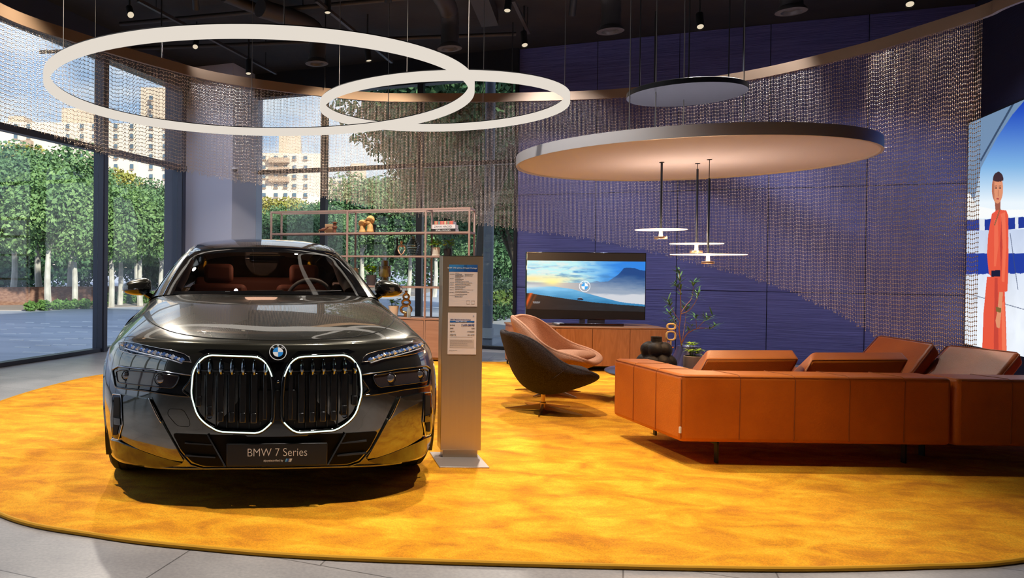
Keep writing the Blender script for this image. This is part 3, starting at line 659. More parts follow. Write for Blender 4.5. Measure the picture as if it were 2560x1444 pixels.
# ------------------------------------------------------------------ media cabinet and television
M_wal = mat('walnut', (.34, .14, .055), .42, noise=(5., (.46, .21, .09), (2.2, 2.2, .28), .3, .7)); 
_t = M_wal.node_tree; _n = [n for n in _t.nodes if n.type == 'TEX_NOISE'][0]; _n.inputs['Distortion'].default_value = 3.5; _n.inputs['Detail'].default_value = 8
M_walp = mat('walnut_top', (.26, .115, .05), .4, noise=(5., (.34, .16, .075), (.3, 2.2, 2.), .3, .7))
cab = thing('media_cabinet', 'long walnut media cabinet with four doors below the television', 'cabinet', (2.62, 9.45, 0), R(-2.2))
MB().box((.93, .36, .315), (1.84, .70, .47)).build('body', M_wal, cab, bevel=.003)
MB().box((.93, .355, .559), (1.87, .735, .018)).build('top', M_walp, cab, bevel=.003)
for k in range(4): MB().box((.24 + k * .46, -.002, .315), (.455, .018, .462)).build('door', M_wal, cab, bevel=.002)
MB().box((.93, .36, .074), (1.84, .66, .012)).build('plinth_frame', M_blackm, cab)
for x in (.03, 1.83):
    for y in (.03, .66): MB().box((x, y, .035), (.016, .016, .07)).build('leg', M_blackm, cab)
TVY = 9.72
tl, tr, bl_, br = D(1317, 629, TVY), D(1616.5, 632, TVY), D(1315, 797, TVY), D(1613, 799, TVY)
tvw = tr.x - tl.x; zt_, zb_ = (tl.z + tr.z) / 2, (bl_.z + br.z) / 2; cx_ = (tl.x + tr.x) / 2
tv = thing('television', 'flat screen television showing a mountain landscape, on the walnut cabinet', 'television', (cx_, TVY, .568))
MB().box((0, .03, (zt_ + zb_) / 2 - .568), (tvw, .045, zt_ - zb_)).build('housing', M_black, tv, bevel=.004)
nu, nv = 420, 232
U, V = np.meshgrid(np.linspace(0, 1, nu + 1), np.linspace(0, 1, nv + 1))
zx = 130 + U * 2125; zy = 80 + V * 1200   # zoomed survey pixels of the screen
def lerp(a, b, t): t = np.clip(t, 0, 1)[..., None]; return np.array(a, float) * (1 - t) + np.array(b, float) * t
def over(img, m, c): m = np.clip(m, 0, 1)[..., None]; return img * (1 - m) + np.array(c, float) * m
n1 = fbm(zx / 260, zy / 42, 3); n2 = fbm(zx / 120, zy / 30, 4)
im = lerp((190, 238, 240), (40, 130, 225), (zx - 900) / 900 + (n1 - .5) * .5)
im = over(im, np.clip((n1 - .48) * 4, 0, .8) * np.clip((zy - 260) / 180, 0, 1), (70, 135, 195))
im = over(im, np.clip((n2 - .52) * 5, 0, .7) * np.clip((1500 - zx) / 500, 0, 1), (225, 235, 230))
im = over(im, np.exp(-((zy - 560) / 60) ** 2) * np.clip(1.2 - zx / 1200, 0, 1), (250, 228, 160))
im = over(im, np.exp(-(((zx - 585) / 210) ** 2 + ((zy - 610) / 90) ** 2)), (255, 246, 190))
im = over(im, (zy > 625) * 1., (150, 160, 175))
im = over(im, (zy > 625) * np.clip(1 - np.abs(zx - 700) / 700, 0, 1) * .6, (240, 215, 190))
im = over(im, np.exp(-(((zx - 585) / 150) ** 2 + ((zy - 620) / 60) ** 2)) * .9, (255, 240, 150))
mt_ = inpoly(zx, zy, [(1000, 640), (1270, 612), (1385, 588), (1450, 605), (1590, 592), (1760, 475), (1830, 400), (1870, 345), (1885, 345), (1920, 342), (2060, 345), (2110, 362), (2150, 380), (2270, 392), (2270, 900), (1000, 900)])
mc = lerp((22, 68, 130), (150, 165, 185), (zy - 430) / 320 + (n2 - .5) * .3 - (zx - 1700) / 3000)
im = np.where(mt_[..., None], im * (1 - np.clip((zx - 1040) / 420, 0, 1))[..., None] + mc * np.clip((zx - 1040) / 420, 0, 1)[..., None], im)
im = over(im, np.clip((zy - 800 + (n1 - .5) * 90) / 60, 0, 1) * np.clip((zx - 1050) / 300, 0, 1), (205, 208, 215))
dune = inpoly(zx, zy, [(100, 720), (400, 702), (620, 698), (950, 740), (1150, 800), (1500, 890), (1800, 965), (2000, 990), (2270, 1010), (2270, 1200), (100, 1200)])
dcol = lerp((125, 195, 235), (45, 125, 175), (zy - 720) / 260 + (n1 - .5) * .6); im = np.where(dune[..., None], dcol, im)
im = over(im, (zy > 640) * np.exp(-((zy - 700) / 45) ** 2) * np.clip((620 - zx) / 400, 0, 1) * .8, (215, 225, 225))
gr = inpoly(zx, zy, [(100, 815), (500, 870), (900, 925), (1300, 975), (1800, 1015), (2270, 1045), (2270, 1300), (100, 1300)])
gcol = lerp((44, 30, 26), (28, 34, 40), (zx - 200) / 900); gcol = gcol * (.75 + .5 * n2[..., None]); im = np.where(gr[..., None], gcol, im)
im = over(im, np.exp(-((zx - 205 + (zy - 830) * .42) / 34) ** 2) * (zy > 815) * .9, (235, 95, 30)); im = over(im, np.exp(-((zx - 290 + (zy - 860) * .5) / 26) ** 2) * (zy > 850) * .55, (150, 70, 20))
im = over(im, inpoly(zx, zy, [(1035, 915), (1075, 900), (1115, 902), (1150, 925), (1145, 940), (1045, 936)]) * 1., (25, 25, 40)); im = over(im, (((zx - 1095) / 40) ** 2 + ((zy - 901) / 5) ** 2 < 1) * .7, (200, 200, 215))
bars = (zy < 230) | (zy > 1112 + (zx - 130) * .014); im = np.where(bars[..., None], np.where(zy[..., None] < 300, (38, 28, 20), (3, 3, 4)), im)
im = over(im, ((zx > 215) & (zx < 392) & (zy > 1025) & (zy < 1203)) * 0., (240, 240, 240))
scr = picture('screen', (-tvw / 2 + .008, .0065, zt_ - .568 - .008), (tvw - .018, 0, 0), (0, 0, -(zt_ - zb_) + .016), nu, nv, im, attrmat('screen_image', .95), tv)
M_lwh = emis('screen_white', (.92, .93, .95), 1.0); M_lbl = emis('screen_blue', (.06, .36, .80), 1.0)
sw = tvw / 2155.; ppx = lambda x, y: Vector((-tvw / 2 + (x - 118) * sw, .004, zt_ - .568 - (y - 70) * sw * 1.0))
def roundel(parent, c, r, white, blue, ring=None, n=(0, -1, 0), rows=None, dep=.002):
    """ring, four quarters and three letters facing -y"""
    c = Vector(c); q = []
    if ring is not None:
        mb = MB(); G = [[c + Vector((math.cos(a) * rr, y, math.sin(a) * rr)) for rr, y in ((r * .9, 0), (r * .92, -dep), (r * .99, -dep), (r, 0))] for a in np.linspace(0, 2 * math.pi, 49)]; mb.grid(G); mb.build('ring', white, parent)
    for k in range(4):
        a0 = k * math.pi / 2; P_ = [c + Vector((0, 0, 0))] + [c + Vector((math.cos(a) * r * .58, 0, math.sin(a) * r * .58)) for a in np.linspace(a0, a0 + math.pi / 2, 13)]
        MB().ext(P_, (0, -dep, 0)).build('quarter', blue if k in (1, 3) else white, parent)
    for ch, a in (('B', 135), ('M', 90), ('W', 45)):
        p = c + Vector((math.cos(R(a)) * r * .74, -dep * .6, math.sin(R(a)) * r * .74)); text('letter', ch, r * .34, p, white, parent, (R(90), R(-(a - 90)), 0), ext=dep * .3)
lg = thing_ = scr
roundel(tv, ppx(1170, 680), 101 * sw, M_lwh, M_lbl, True, dep=.0012)
text('caption', 'Scan here for your\nnext dream car', .0125, ppx(305, 980), M_lwh, tv)
MB().box((.02, -.0, .018), (.82, .30, .034), None).build('soundbar', M_black, tv, bevel=.004)
MB().box((-.37, -.08, .026), (.1, .14, .02)).build('remote_holder', mat('silver_paint', (.55, .57, .62), .3, metal=.5), tv, bevel=.006)
MB().box((-.03, .05, .085), (.07, .03, .13)).box((.15, .05, .07), (.22, .03, .09)).build('stand', mat('stand_grey', (.12, .13, .2), .4), tv, bevel=.003)

# ------------------------------------------------------------------ coffee table group
ct = thing('coffee_table', 'round low blue-grey coffee table mostly hidden behind the sofa', 'table', (3.55, 7.35, RZ))
MB().lathe([(.0, .25), (.60, .25), (.615, .26), (.615, .268), (.60, .276), (0, .276)], n=64, cap=False).build('tabletop', mat('table_blue', (.06, .07, .20), .3), ct, smooth=True)
for k in range(3):
    a = k * 2.094 + .5; MB().tube([(math.cos(a) * .36, math.sin(a) * .36, 0), (math.cos(a) * .28, math.sin(a) * .28, .25)], .014, 10).build('leg', M_dark, ct)
TZ = .276 + RZ
va = thing('cluster_vase', 'matt black vase made of bulging round lobes on the coffee table', 'vase', (3.42, 7.40, TZ))
mb = MB(); 
for k in range(7):
    a = k * 2 * math.pi / 7 + .3; mb.ball((math.cos(a) * .105, math.sin(a) * .105, .085), (.085, .085, .09), 24, 16)
for k in range(6):
    a = k * 2 * math.pi / 6; mb.ball((math.cos(a) * .078, math.sin(a) * .078, .215), (.075, .075, .075), 24, 16)
mb.ball((0, 0, .12), (.11, .11, .12)); mb.lathe([(.06, .24), (.052, .29), (.05, .33), (.055, .345), (.045, .345), (.042, .30)], n=28)
vo = mb.build('body', mat('matt_black_clay', (.016, .015, .015), .6, bump=(60, .25, (1, 1, 1))), va, smooth=True, ang=180)
rm_ = vo.modifiers.new('r', 'REMESH'); rm_.mode = 'VOXEL'; rm_.voxel_size = .006; rm_.use_smooth_shade = True
ls = vo.modifiers.new('l', 'SMOOTH'); ls.iterations = 5
p8 = D(1680, 848, 7.52)
ei = thing('loop_sculpture', 'cream figure-eight loop ornament standing behind the black lobed vase', 'ornament', (p8.x, 7.52, TZ))
h0 = .0
def loopring(c, rx, rz, r, n=40): return [Vector((c[0] + math.copysign(abs(math.cos(a)) ** .75, math.cos(a)) * rx, 0, c[1] + math.copysign(abs(math.sin(a)) ** .75, math.sin(a)) * rz)) for a in np.linspace(0, 2 * math.pi, n, endpoint=False)]
zc1 = D(1678, 829, 7.52).z - TZ; zc2 = D(1678, 776 + 43, 7.52).z - TZ
zA = D(1680, 816, 7.52).z - TZ; zB = D(1680, 839, 7.52).z - TZ
mc_ = mat('cream_ceramic', (.72, .52, .24), .5)
MB().tube(loopring((-.01, zA), .040, .027, .009), .010, 10, closed=True).build('upper_loop', mc_, ei, smooth=True, ang=180)
MB().tube(loopring((-.012, zB), .044, .042, .009), .010, 10, closed=True).build('lower_loop', mc_, ei, smooth=True, ang=180)
MB().tube([(-.012, 0, 0), (-.012, 0, zB - .04)], .008, 10).lathe([(.04, 0), (.04, .008), (0, .01)]).build('stem', mc_, ei, smooth=True)
def frond(rnd, mb, c, n, L, w, up=.6, spread=1.):
    for _ in range(n):
        a = rnd.uniform(0, 6.28); d = Vector((math.cos(a) * spread, math.sin(a) * spread, up * rnd.uniform(.3, 1.8))); mb.leaf(c, d, L * rnd.uniform(.6, 1.1), w * rnd.uniform(.7, 1.1), rnd.uniform(.1, .5))
M_leafb = mat('leaf_bright', (.24, .60, .05), .45, noise=(14, (.50, .74, .10), (1, 1, 1), .35, .65)); M_leafd = mat('leaf_deep', (.035, .11, .02), .45)
M_leafbt = mat('leaf_fresh', (.10, .33, .04), .45, noise=(10, (.22, .50, .06), (1, 1, 1), .35, .65))  # medium green leaves of the trailing plant
def potplant(label, cat_loc, pot_prof, potmat, plants, leafm, seed=0, group=None):
    rnd = random.Random(seed); t = thing('potted_plant', label, 'plant', cat_loc, 0, group)
    MB().lathe(pot_prof, n=28, cap=False).build('pot', potmat, t, smooth=True)
    top = pot_prof[-1][1]; rr = pot_prof[-1][0]
    MB().lathe([(0, top - .012), (rr * 1.0, top - .012)], n=20, cap=False).build('soil', mat('soil', (.03, .02, .015), .9), t)
    mb = MB(); stems = MB()
    for _ in range(plants[0]):
        a = rnd.uniform(0, 6.28); q = rr * .5 * rnd.random(); e = Vector((math.cos(a) * plants[1] * rnd.uniform(.2, 1), math.sin(a) * plants[1] * rnd.uniform(.2, 1), top + plants[2] * rnd.uniform(.3, 1)))
        s_ = Vector((math.cos(a) * q, math.sin(a) * q, top - .012)); stems.tube([s_, (s_ + e) / 2 + Vector((0, 0, .02)), e], .0018, 4); frond(rnd, mb, e, plants[5], plants[3], plants[4], .5)
    stems.build('stems', M_leafd, t); mb.build('leaves', leafm, t); return t
potplant('small leafy plant in a pale ribbed cup on the coffee table', (3.70, 7.25, TZ), [(0, 0), (.075, 0), (.08, .02), (.08, .17), (.07, .175), (.068, .16)], mat('pale_ceramic', (.42, .37, .33), .6), (16, .08, .13, .06, .017, 4), M_leafb, 4)
cp = D(1705, 884, 7.6); dsh = thing('copper_dish', 'small copper dish of candles beside the lobed vase', 'dish', (3.62, 7.62, TZ)); MB().lathe([(0, 0), (.03, 0), (.012, .02), (.012, .20), (.07, .215), (.072, .225), (0, .22)], n=28, cap=False).build('dish', mat('copper', (.65, .25, .08), .3, metal=1), dsh, smooth=True)
for dx in (-.025, .0, .025): MB().lathe([(.009, 0), (.009, .05), (0, .05)], (dx, .0, .222), n=10).build('candle', mat('pink_wax', (.7, .45, .38), .5), dsh)
# tall branching plant
pb = F(1712, 935); PY = 8.7
tp = thing('tall_plant', 'tall thin branching plant in a conical navy pot by the panelled wall', 'plant', (D(1722, 900, PY).x, PY, RZ))
MB().lathe([(0, 0), (.26, 0), (.25, .02), (.13, .38), (.12, .40), (.10, .38)], n=36, cap=False).build('pot', mat('navy_pot', (.05, .055, .16), .35), tp, smooth=True)
def zpt(x, y, off=0.): p = D(1640 + x / 4.814, 640 + y / 4.814, PY + off) - Vector(tp.location); return p
br_ = [([(300, 1140), (305, 1060), (285, 950), (280, 850), (300, 690), (292, 400), (282, 170)], .009, 0), ([(300, 680), (370, 580), (430, 500), (455, 320)], .005, .1), ([(300, 695), (400, 650), (480, 540), (505, 460)], .005, -.12), ([(308, 1060), (370, 940), (500, 870), (650, 865), (705, 835)], .006, -.2),
       ([(500, 870), (560, 800), (670, 720)], .004, -.15), ([(490, 868), (485, 800), (470, 715)], .0035, -.22), ([(272, 860), (200, 740), (152, 670)], .004, .12), ([(280, 780), (190, 630), (150, 545)], .004, -.05), ([(310, 1050), (350, 800), (368, 600)], .004, .2), ([(385, 920), (430, 830)], .003, -.1), ([(290, 420), (255, 365), (225, 335)], .003, 0), ([(270, 950), (200, 850), (165, 790)], .003, .1)]
mb = MB(); lf = MB(); rnd = random.Random(9)
for pts, r0, of in br_:
    c = catmull([zpt(x, y, of * i / (len(pts) - 1)) for i, (x, y) in enumerate(pts)], 5); mb.tube(c, [r0 * (1 - .6 * i / len(c)) for i in range(len(c))], 6)
    e = c[-1]; d0 = (c[-1] - c[-4]).normalized()
    for k in range(18 if r0 < .009 else 26):
        a = rnd.uniform(0, 6.28); q = c[-1] - d0 * rnd.uniform(-.02, .10 if r0 < .009 else .30); d = (Vector((math.cos(a), math.sin(a), 0)) + d0 * rnd.uniform(.1, 1.1) + Vector((0, 0, rnd.uniform(-.3, .35)))); lf.leaf(q, d, rnd.uniform(.07, .13), .0085, rnd.uniform(-.1, .3))
mb.build('branches', mat('bark_red', (.30, .13, .06), .7), tp, smooth=True); lf.build('leaves', mat('leaf_narrow', (.035, .12, .03), .5, noise=(8, (.07, .2, .04), (1, 1, 1), .35, .65)), tp)

# ------------------------------------------------------------------ kiosk
M_champ = mat('champagne_metal', (.46, .37, .27), .34, metal=.75, noise=(3, (.475, .385, .283), (30, 30, .6), .3, .7))
ki = thing('info_stand', 'free-standing champagne metal price stand between the car and the lounge', 'sign stand', (1.02, 5.0, RZ))
k0, k1 = .887 - 1.02, 1.157 - 1.02; kc = (k0 + k1) / 2
MB().box((kc, .067, .72 - RZ), (k1 - k0, .125, 1.29)).build('column', M_champ, ki, bevel=.003)
MB().box((kc, .067, .055 - .01), (.232, .09, .09)).build('neck', M_champ, ki, bevel=.002)
b0_, b1_ = F(1097, 1175), F(1222, 1176); MB().box(((b0_.x + b1_.x) / 2 - 1.02 + .003, -.03, .004), (b1_.x - b0_.x, .39, .008)).build('base_plate', mat('base_metal', (.55, .47, .42), .35, metal=.6), ki, bevel=.002)
MB().box((kc, .067, 1.3655 - RZ), (k1 - k0 + .002, .127, .003)).build('top_edge', M_blackm, ki)
def paper(nm, x0, y0, x1, y1, hdr):
    a, b = D(x0, y0, 5.0), D(x1, y1, 5.0); o = Vector(ki.location); w, h = b.x - a.x, a.z - b.z
    base = MB().box(((a.x + b.x) / 2 - o.x, .0025, (a.z + b.z) / 2 - o.z), (w, .002, h)).build(nm, mat('paper', (.74, .64, .60), .35), ki); return a - o, w, h
ink = mat('ink_grey', (.20, .19, .20), .7); inkb = mat('ink_blue', (.02, .06, .24), .6)
a, w, h = paper('price_sheet', 1123, 661, 1193, 766, 1)
def kr(x, z, ww, hh, m, nm='print'): MB().box((a.x + x + ww / 2, .0008, a.z - z - hh / 2), (ww, .0012, hh)).build(nm, m, ki)
nu2, nv2 = 60, 16; U, V = np.meshgrid(np.linspace(0, 1, nu2 + 1), np.linspace(0, 1, nv2 + 1)); hi_ = lerp((60, 140, 205), (25, 60, 130), U * .8 + V * .5 - .2); hi_ = over(hi_, ((np.abs(U - .57) < .05)) * .4, (20, 60, 100))
me_h = mat('header_print', (.1, .3, .6), .4); tt_ = me_h.node_tree; at_ = N(tt_, 'ShaderNodeAttribute', attribute_name='Col'); tt_.links.new(at_.outputs[0], tt_.nodes['Principled BSDF'].inputs['Base Color'])
picture('header', (a.x, .0010, a.z), (w, 0, 0), (0, 0, -.0475), nu2, nv2, hi_, me_h, ki)
text('heading', 'BMW 740i sDrive M Sport Package', .0135, (a.x + w / 2 - .008, .0, a.z - .022), M_letter, ki)
rn = random.Random(2)
tm = MB(); bm_ = MB()
def line(z, x, L, hh=.0018, blue=False, sp=.5):
    q = x; m_ = bm_ if blue else tm
    while q < x + L:
        ww = rn.uniform(.003, .012); m_.box((a.x + q + ww / 2, .0009, a.z - z), (ww, .0012, hh)); q += ww + .0018
for z, L in ((.056, .02), (.063, .045), (.068, .04), (.073, .046), (.078, .05), (.083, .038), (.092, .03), (.097, .05), (.103, .042), (.112, .09), (.120, .11), (.128, .085), (.134, .10), (.145, .06), (.151, .065), (.160, .05), (.166, .11), (.176, .07), (.184, .09), (.196, .07), (.204, .055)): line(z, .042, L)
for z in (.063, .092, .120, .134, .151, .166, .184, .204): line(z, .006, .026)
for z in (.062, .068, .074): line(z, .105, .05)
line(.212, .04, .05, .004)
for x in (.118, .150):
    for aa, bb, ww, hh in ((x, .238, .022, .0008), (x, .26, .022, .0008), (x, .249, .0008, .022), (x + .022, .249, .0008, .022)): tm.box((a.x + aa + (ww / 2 if ww > .01 else 0), .0009, a.z - bb), (ww, .0012, hh))
a, w, h = paper('lease_sheet', 1120, 781, 1190, 886, 0)
text('heading', 'BMW 740i sDrive M Sport Package', .0095, (a.x + w / 2 - .01, .0, a.z - .045), inkb, ki)
MB().box((a.x + w / 2, .0009, a.z - .059), (w * .86, .0012, .011)).build('blue_band', mat('ink_band', (.02, .13, .42), .5), ki)
text('heading', 'BMW 스마트 할부', .010, (a.x + w / 2 - .005, -.0004, a.z - .0595), M_letter, ki)
text('price', '2,655,080원', .018, (a.x + w - .012, .0, a.z - .082), inkb, ki, align='RIGHT')
for z, tx, tb in ((.082, '월 렌트료', None), (.103, '선수율', '3.49%'), (.124, '차량가격', '152,700,000원'), (.146, '보증금/개월', '60% / 36개월')):
    text('row_name', tx, .0085, (a.x + .014, .0, a.z - z), ink, ki, align='LEFT')
    if tb: text('row_value', tb, .0085, (a.x + w - .012, .0, a.z - z), ink, ki, align='RIGHT')
line(.160, .014, .15, .0012); MB().box((a.x + w / 2, .0011, a.z - .205), (w * .86, .0008, .055)).build('note_panel', mat('note_tint', (.58, .48, .42), .5), ki)
for z in (.184, .191, .198, .205, .212, .219): line(z, .016, .145 if z < .2 else .115, .0016)
line(.252, .012, .05, .0014)
tm.build('small_print', ink, ki)
rd = a + Vector((w - .020, .001, -.022)); roundel(ki, rd, .0085, M_white, inkb, None, dep=.0008)

# ------------------------------------------------------------------ display shelf
M_shf = mat('shelf_metal', (.36, .25, .22), .5, metal=.2); M_shw = mat('shelf_wood', (.30, .19, .155), .5, noise=(6, (.38, .25, .20), (.5, .5, 6), .3, .7))
ZS = 2.10; sl = F(678.6, 528.4, ZS); sh_o = Vector((sl.x, sl.y, 0)); shelf = thing('display_shelf', 'open metal display shelf with wooden base cabinets before the back window', 'shelf', sh_o, -PSI)
def sa(px, py=600): return (onplane(sh_o, W2, px, py) - sh_o).dot(W2)
posts = [0., sa(868), sa(1064), sa(1173)]; dsh_ = .36; Ls = posts[-1]
lv = []
for py, px in ((579, 1067), (638.5, 1067), (716, 1067), (795, 1067)): lv.append(onplane(sh_o, W2, px, py).z)
for a_ in posts:
    for b_ in (0, dsh_): MB().box((a_, b_, ZS / 2), (.024, .024, ZS)).build('post', M_shf, shelf)
for z in [ZS] + lv[:3]:
    mb = MB(); 
    for b_ in (0, dsh_): mb.box((Ls / 2, b_, z - .012), (Ls - .025, .022, .024))
    for a_ in posts: mb.box((a_, dsh_ / 2, z - .012), (.022, dsh_ - .026, .024))
    mb.build('frame_rail', M_shf, shelf)
for z in lv[:3]: MB().box((Ls / 2, dsh_ / 2, z - .005), (Ls - .03, dsh_ - .03, .008)).build('shelf_board', M_shw, shelf)
MB().box((Ls / 2, dsh_ / 2, lv[3] - .012), (Ls + .02, dsh_ + .03, .024)).build('cabinet_top', M_shw, shelf)
for i in range(3): MB().box(((posts[i] + posts[i + 1]) / 2, -.004, (lv[3] - .03 + .07) / 2), (posts[i + 1] - posts[i] - .03, .018, lv[3] - .03 - .075)).build('cabinet_door', M_shw, shelf)
MB().box((Ls / 2, dsh_ / 2 + .01, (lv[3] + .02) / 2), (Ls - .03, dsh_ - .03, lv[3] - .05)).build('cabinet_body', M_shw, shelf); MB().box((Ls / 2, dsh_ / 2 + .02, .012), (Ls - .04, dsh_ - .08, .024)).build('plinth', M_blackm, shelf)
def onshelf(px, lev, b=.16): 
    p = onplane(sh_o + W1 * b, W2, px, 600); return Vector((p.x, p.y, lv[lev])), (Vector((p.x, p.y, 0)).length) / FPX   # metres per pixel
def lobj(name, label, cat, px, lev, prof, mt, b=.16, group=None, part='body', n=28):
    p, k = onshelf(px, lev, b); t = thing(name, label, cat, p, 0, group); MB().lathe([(r * k, z * k) for r, z in prof], n=n, cap=False).build(part, mt, t, smooth=True); return t, k
M_tan = mat('sand_ceramic', (.50, .30, .16), .7); M_brn = mat('brown_wood', (.16, .055, .028), .45); M_head = mat('ochre_clay', (.60, .34, .12), .75, bump=(30, .4, (1, 1, 1)))
# bird
p, k = onshelf(808, 0, .12); t = thing('wooden_bird', 'dark brown wooden bird with thin legs on the top shelf', 'ornament', p)
MB().ball((0, 0, 9 * k), (9 * k, 4.5 * k, 4 * k), rot=Matrix.Rotation(R(-20), 3, 'Y')).tube([(6 * k, 0, 11 * k), (13 * k, 0, 15 * k)], [3 * k, .6 * k], 8).ball((-9 * k, 0, 7.5 * k), (3 * k, 2.4 * k, 2.2 * k)).tube([(-11 * k, 0, 7 * k), (-13 * k, 0, 4 * k)], [1 * k, .3 * k], 6).build('body', M_brn, t, smooth=True)
for dx, e in ((-8, -10.5), (2, 6)): MB().tube([(dx * k, 0, 6 * k), (e * k, 0, 0)], .45 * k, 6).build('leg', mat('straw', (.6, .42, .15), .6), t)
p, k = onshelf(824, 0, .22); t = thing('clay_block', 'sand coloured square clay block vase on the top shelf', 'ornament', p, -PSI); MB().box((0, 0, 11.5 * k), (22 * k, 12 * k, 23 * k)).build('body', M_tan, t, bevel=.006); MB().box((1 * k, -6.05 * k, 16 * k), (14 * k, .4 * k, .8 * k)).build('slot', M_brn, t)
lobj('stacked_stone_figure', 'brown stacked turned ornament beside the sand block', 'ornament', 836.5, 0, [(0, 0), (5, 0), (4.2, 5), (3.5, 9), (6, 12), (6.5, 15), (5, 18), (3, 19), (5, 20.5), (5, 22), (3, 23), (7, 25), (3, 28), (0, 29)], M_brn, .1)
# two heads
def head(px, hgt, lb, face, b, wid):
    p, k = onshelf(px, 0, b); t = thing('head_sculpture', lb, 'sculpture', p, face); H = hgt * k; r = wid * k
    mb = MB(); mb.lathe([(r * .82, 0), (r * .66, H * .12), (r * .56, H * .32), (r * .56, H * .56)], n=24); mb.ball((r * .04, 0, H * .73), (r * .84, r * .70, H * .27), 28, 20, Matrix.Rotation(R(12), 3, 'Y')); mb.ball((-r * .15, 0, H * .60), (r * .72, r * .6, H * .18), 24, 14)
    mb.build('head', M_head, t, smooth=True, ang=180)
    MB().tube([(-r * .86, 0, H * .78), (-r * 1.12, 0, H * .66), (-r * .84, 0, H * .645)], [r * .09, r * .20, r * .10], 8).build('nose', M_head, t, smooth=True)
    MB().ball((-r * .80, 0, H * .575), (r * .10, r * .22, H * .022)).ball((-r * .79, 0, H * .545), (r * .10, r * .18, H * .02)).build('lips', M_head, t, smooth=True)
    for s in (-1, 1): MB().ball((r * .05, s * r * .76, H * .68), (r * .14, r * .06, H * .07)).build('ear', M_head, t, smooth=True); MB().ball((-r * .74, s * r * .30, H * .73), (r * .08, r * .18, H * .02)).build('eye', M_head, t, smooth=True)
    return t
head(906, 33, 'smaller ochre clay head turned up towards the taller head', math.pi + .15, .16, 12.5)
head(925, 43, 'taller ochre clay head bowing over the smaller head', .25, .13, 13)
potplant('dark potted trailing plant half hidden behind the taller clay head', onshelf(930, 0, .28)[0], [(0, 0), (.04, 0), (.062, .09), (.064, .125), (.058, .12)], M_blackm, (26, .11, .16, .06, .018, 4), M_leafd, 8)
# books
p, k = onshelf(1113, 0, .14); books = [('black', 'thick black book at the bottom of the stack', (.02, .02, .02), 60, 7.5, 'SMALL HOUSES', -1), ('white', 'white book with black lettering, middle of the stack', (.72, .70, .72), 56, 10, 'ZAHA HADID', 0), ('striped', 'colourful striped book on top of the stack', (.45, .12, .12), 46, 8.5, None, 0)]
z = 0
for nm, lb, c, w_, h_, tx, dx in books:
    t = thing('book', lb, 'book', p + Vector((dx * k, 0, z)), -PSI + .03 * dx, 'books stacked on the top shelf'); MB().box((0, 0, h_ * k / 2), (w_ * k, .20, h_ * k)).build('pages', mat('pages', (.62, .58, .54), .8), t)
    MB().box((0, -.098, h_ * k / 2), (w_ * k * 1.01, .012, h_ * k * 1.01)).box((0, 0, h_ * k - .002), (w_ * k * 1.01, .204, .004)).build('cover', mat('cover_' + nm, c, .5), t)
    if tx: text('title', tx, h_ * k * .72, (-.01 if nm == 'white' else 0, -.1045, h_ * k * .48), M_letter if nm == 'black' else mat('ink_black', (.01, .01, .01), .6), t)
    else:
        for q, cc in enumerate([(.5, .35, .15), (.1, .3, .28), (.6, .2, .15), (.55, .5, .3), (.15, .3, .2), (.6, .15, .1)]): MB().box(((-19 + q * 7.6) * k, -.1045, h_ * k / 2), (4.2 * k, .002, h_ * k * .9)).build('stripe', mat('stripe%d' % q, cc, .5), t)
    z += h_ * k
# row 2
t, k = lobj('black_jug', 'tall black ornament with square loop handle behind the seated figure', 'ornament', 993, 1, [(0, 0), (6.5, 0), (7.5, 5), (7, 10), (4, 15), (2, 18), (2.4, 44), (0, 44)], M_blackm, .24)
MB().tube([(-5 * k, 0, 12 * k), (-7.5 * k, 0, 20 * k), (-7.5 * k, 0, 38 * k), (-2 * k, 0, 41 * k)], .7 * k, 6).build('handle', M_blackm, t)
p, k = onshelf(1004, 1, .10); t = thing('seated_figure', 'light wooden seated thinker figure with crossed shins and hands at chin', 'sculpture', p, -PSI)
mb = MB(); L_ = lambda q: [Vector((x * k, y * k, z * k)) for x, y, z in q]
for s in (-1, 1):
    mb.tube(L_([(s * 3, 1, 22), (s * 7.5, 0, 24.5), (s * 9, 0, 14)]), [1.8 * k, 1.6 * k, 1.4 * k], 8)   # upper arm to elbow
    mb.tube(L_([(s * 9, 0, 15), (s * 8, 0, 22), (s * 1.2, -2, 28)]), [1.3 * k, 1.2 * k, 1.0 * k], 8)
    mb.tube(L_([(s * 8.5, 0, 14.5), (s * 5, -1, 6), (-s * 1.5, -2, 1.2)]), [1.7 * k, 1.5 * k, 1.1 * k], 8)
mb.tube(L_([(0, 1, 21), (0, 1, 28)]), [2.4 * k, 1.6 * k], 8); mb.ball((0, -.5 * k, 33 * k), (3.2 * k, 3.4 * k, 4.2 * k)); mb.build('body', mat('pale_wood', (.60, .36, .22), .55), t, smooth=True, ang=180)
pr = [(0, 0), (9, 0)]
for i, (r, z) in enumerate([(10, 4), (12, 9), (14, 14), (16, 20), (17, 26), (14, 31), (11, 36), (9, 41)]): pr += [(r - 3, z - 1.5), (r, z - .8), (r, z + .8), (r - 3, z + 1.5)]
pr += [(6, 44), (7, 48), (5, 48)]
M_gl = mat('smoke_glass', (.10, .15, .15), .08, spec=.6, coat=1, alpha=.7); lobj('ribbed_vase', 'smoky ribbed glass vase with stacked discs', 'vase', 1032, 1, pr, M_gl)
potplant('plant with spiky leaves in a white pot on the middle shelf', onshelf(1090, 1, .14)[0], [(0, 0), (.058, 0), (.058, .012), (.052, .014), (.052, .012), (.06, .115), (.055, .11)], mat('cream_pot', (.70, .62, .52), .5), (16, .07, .10, .09, .020, 4), M_leafb, 12)
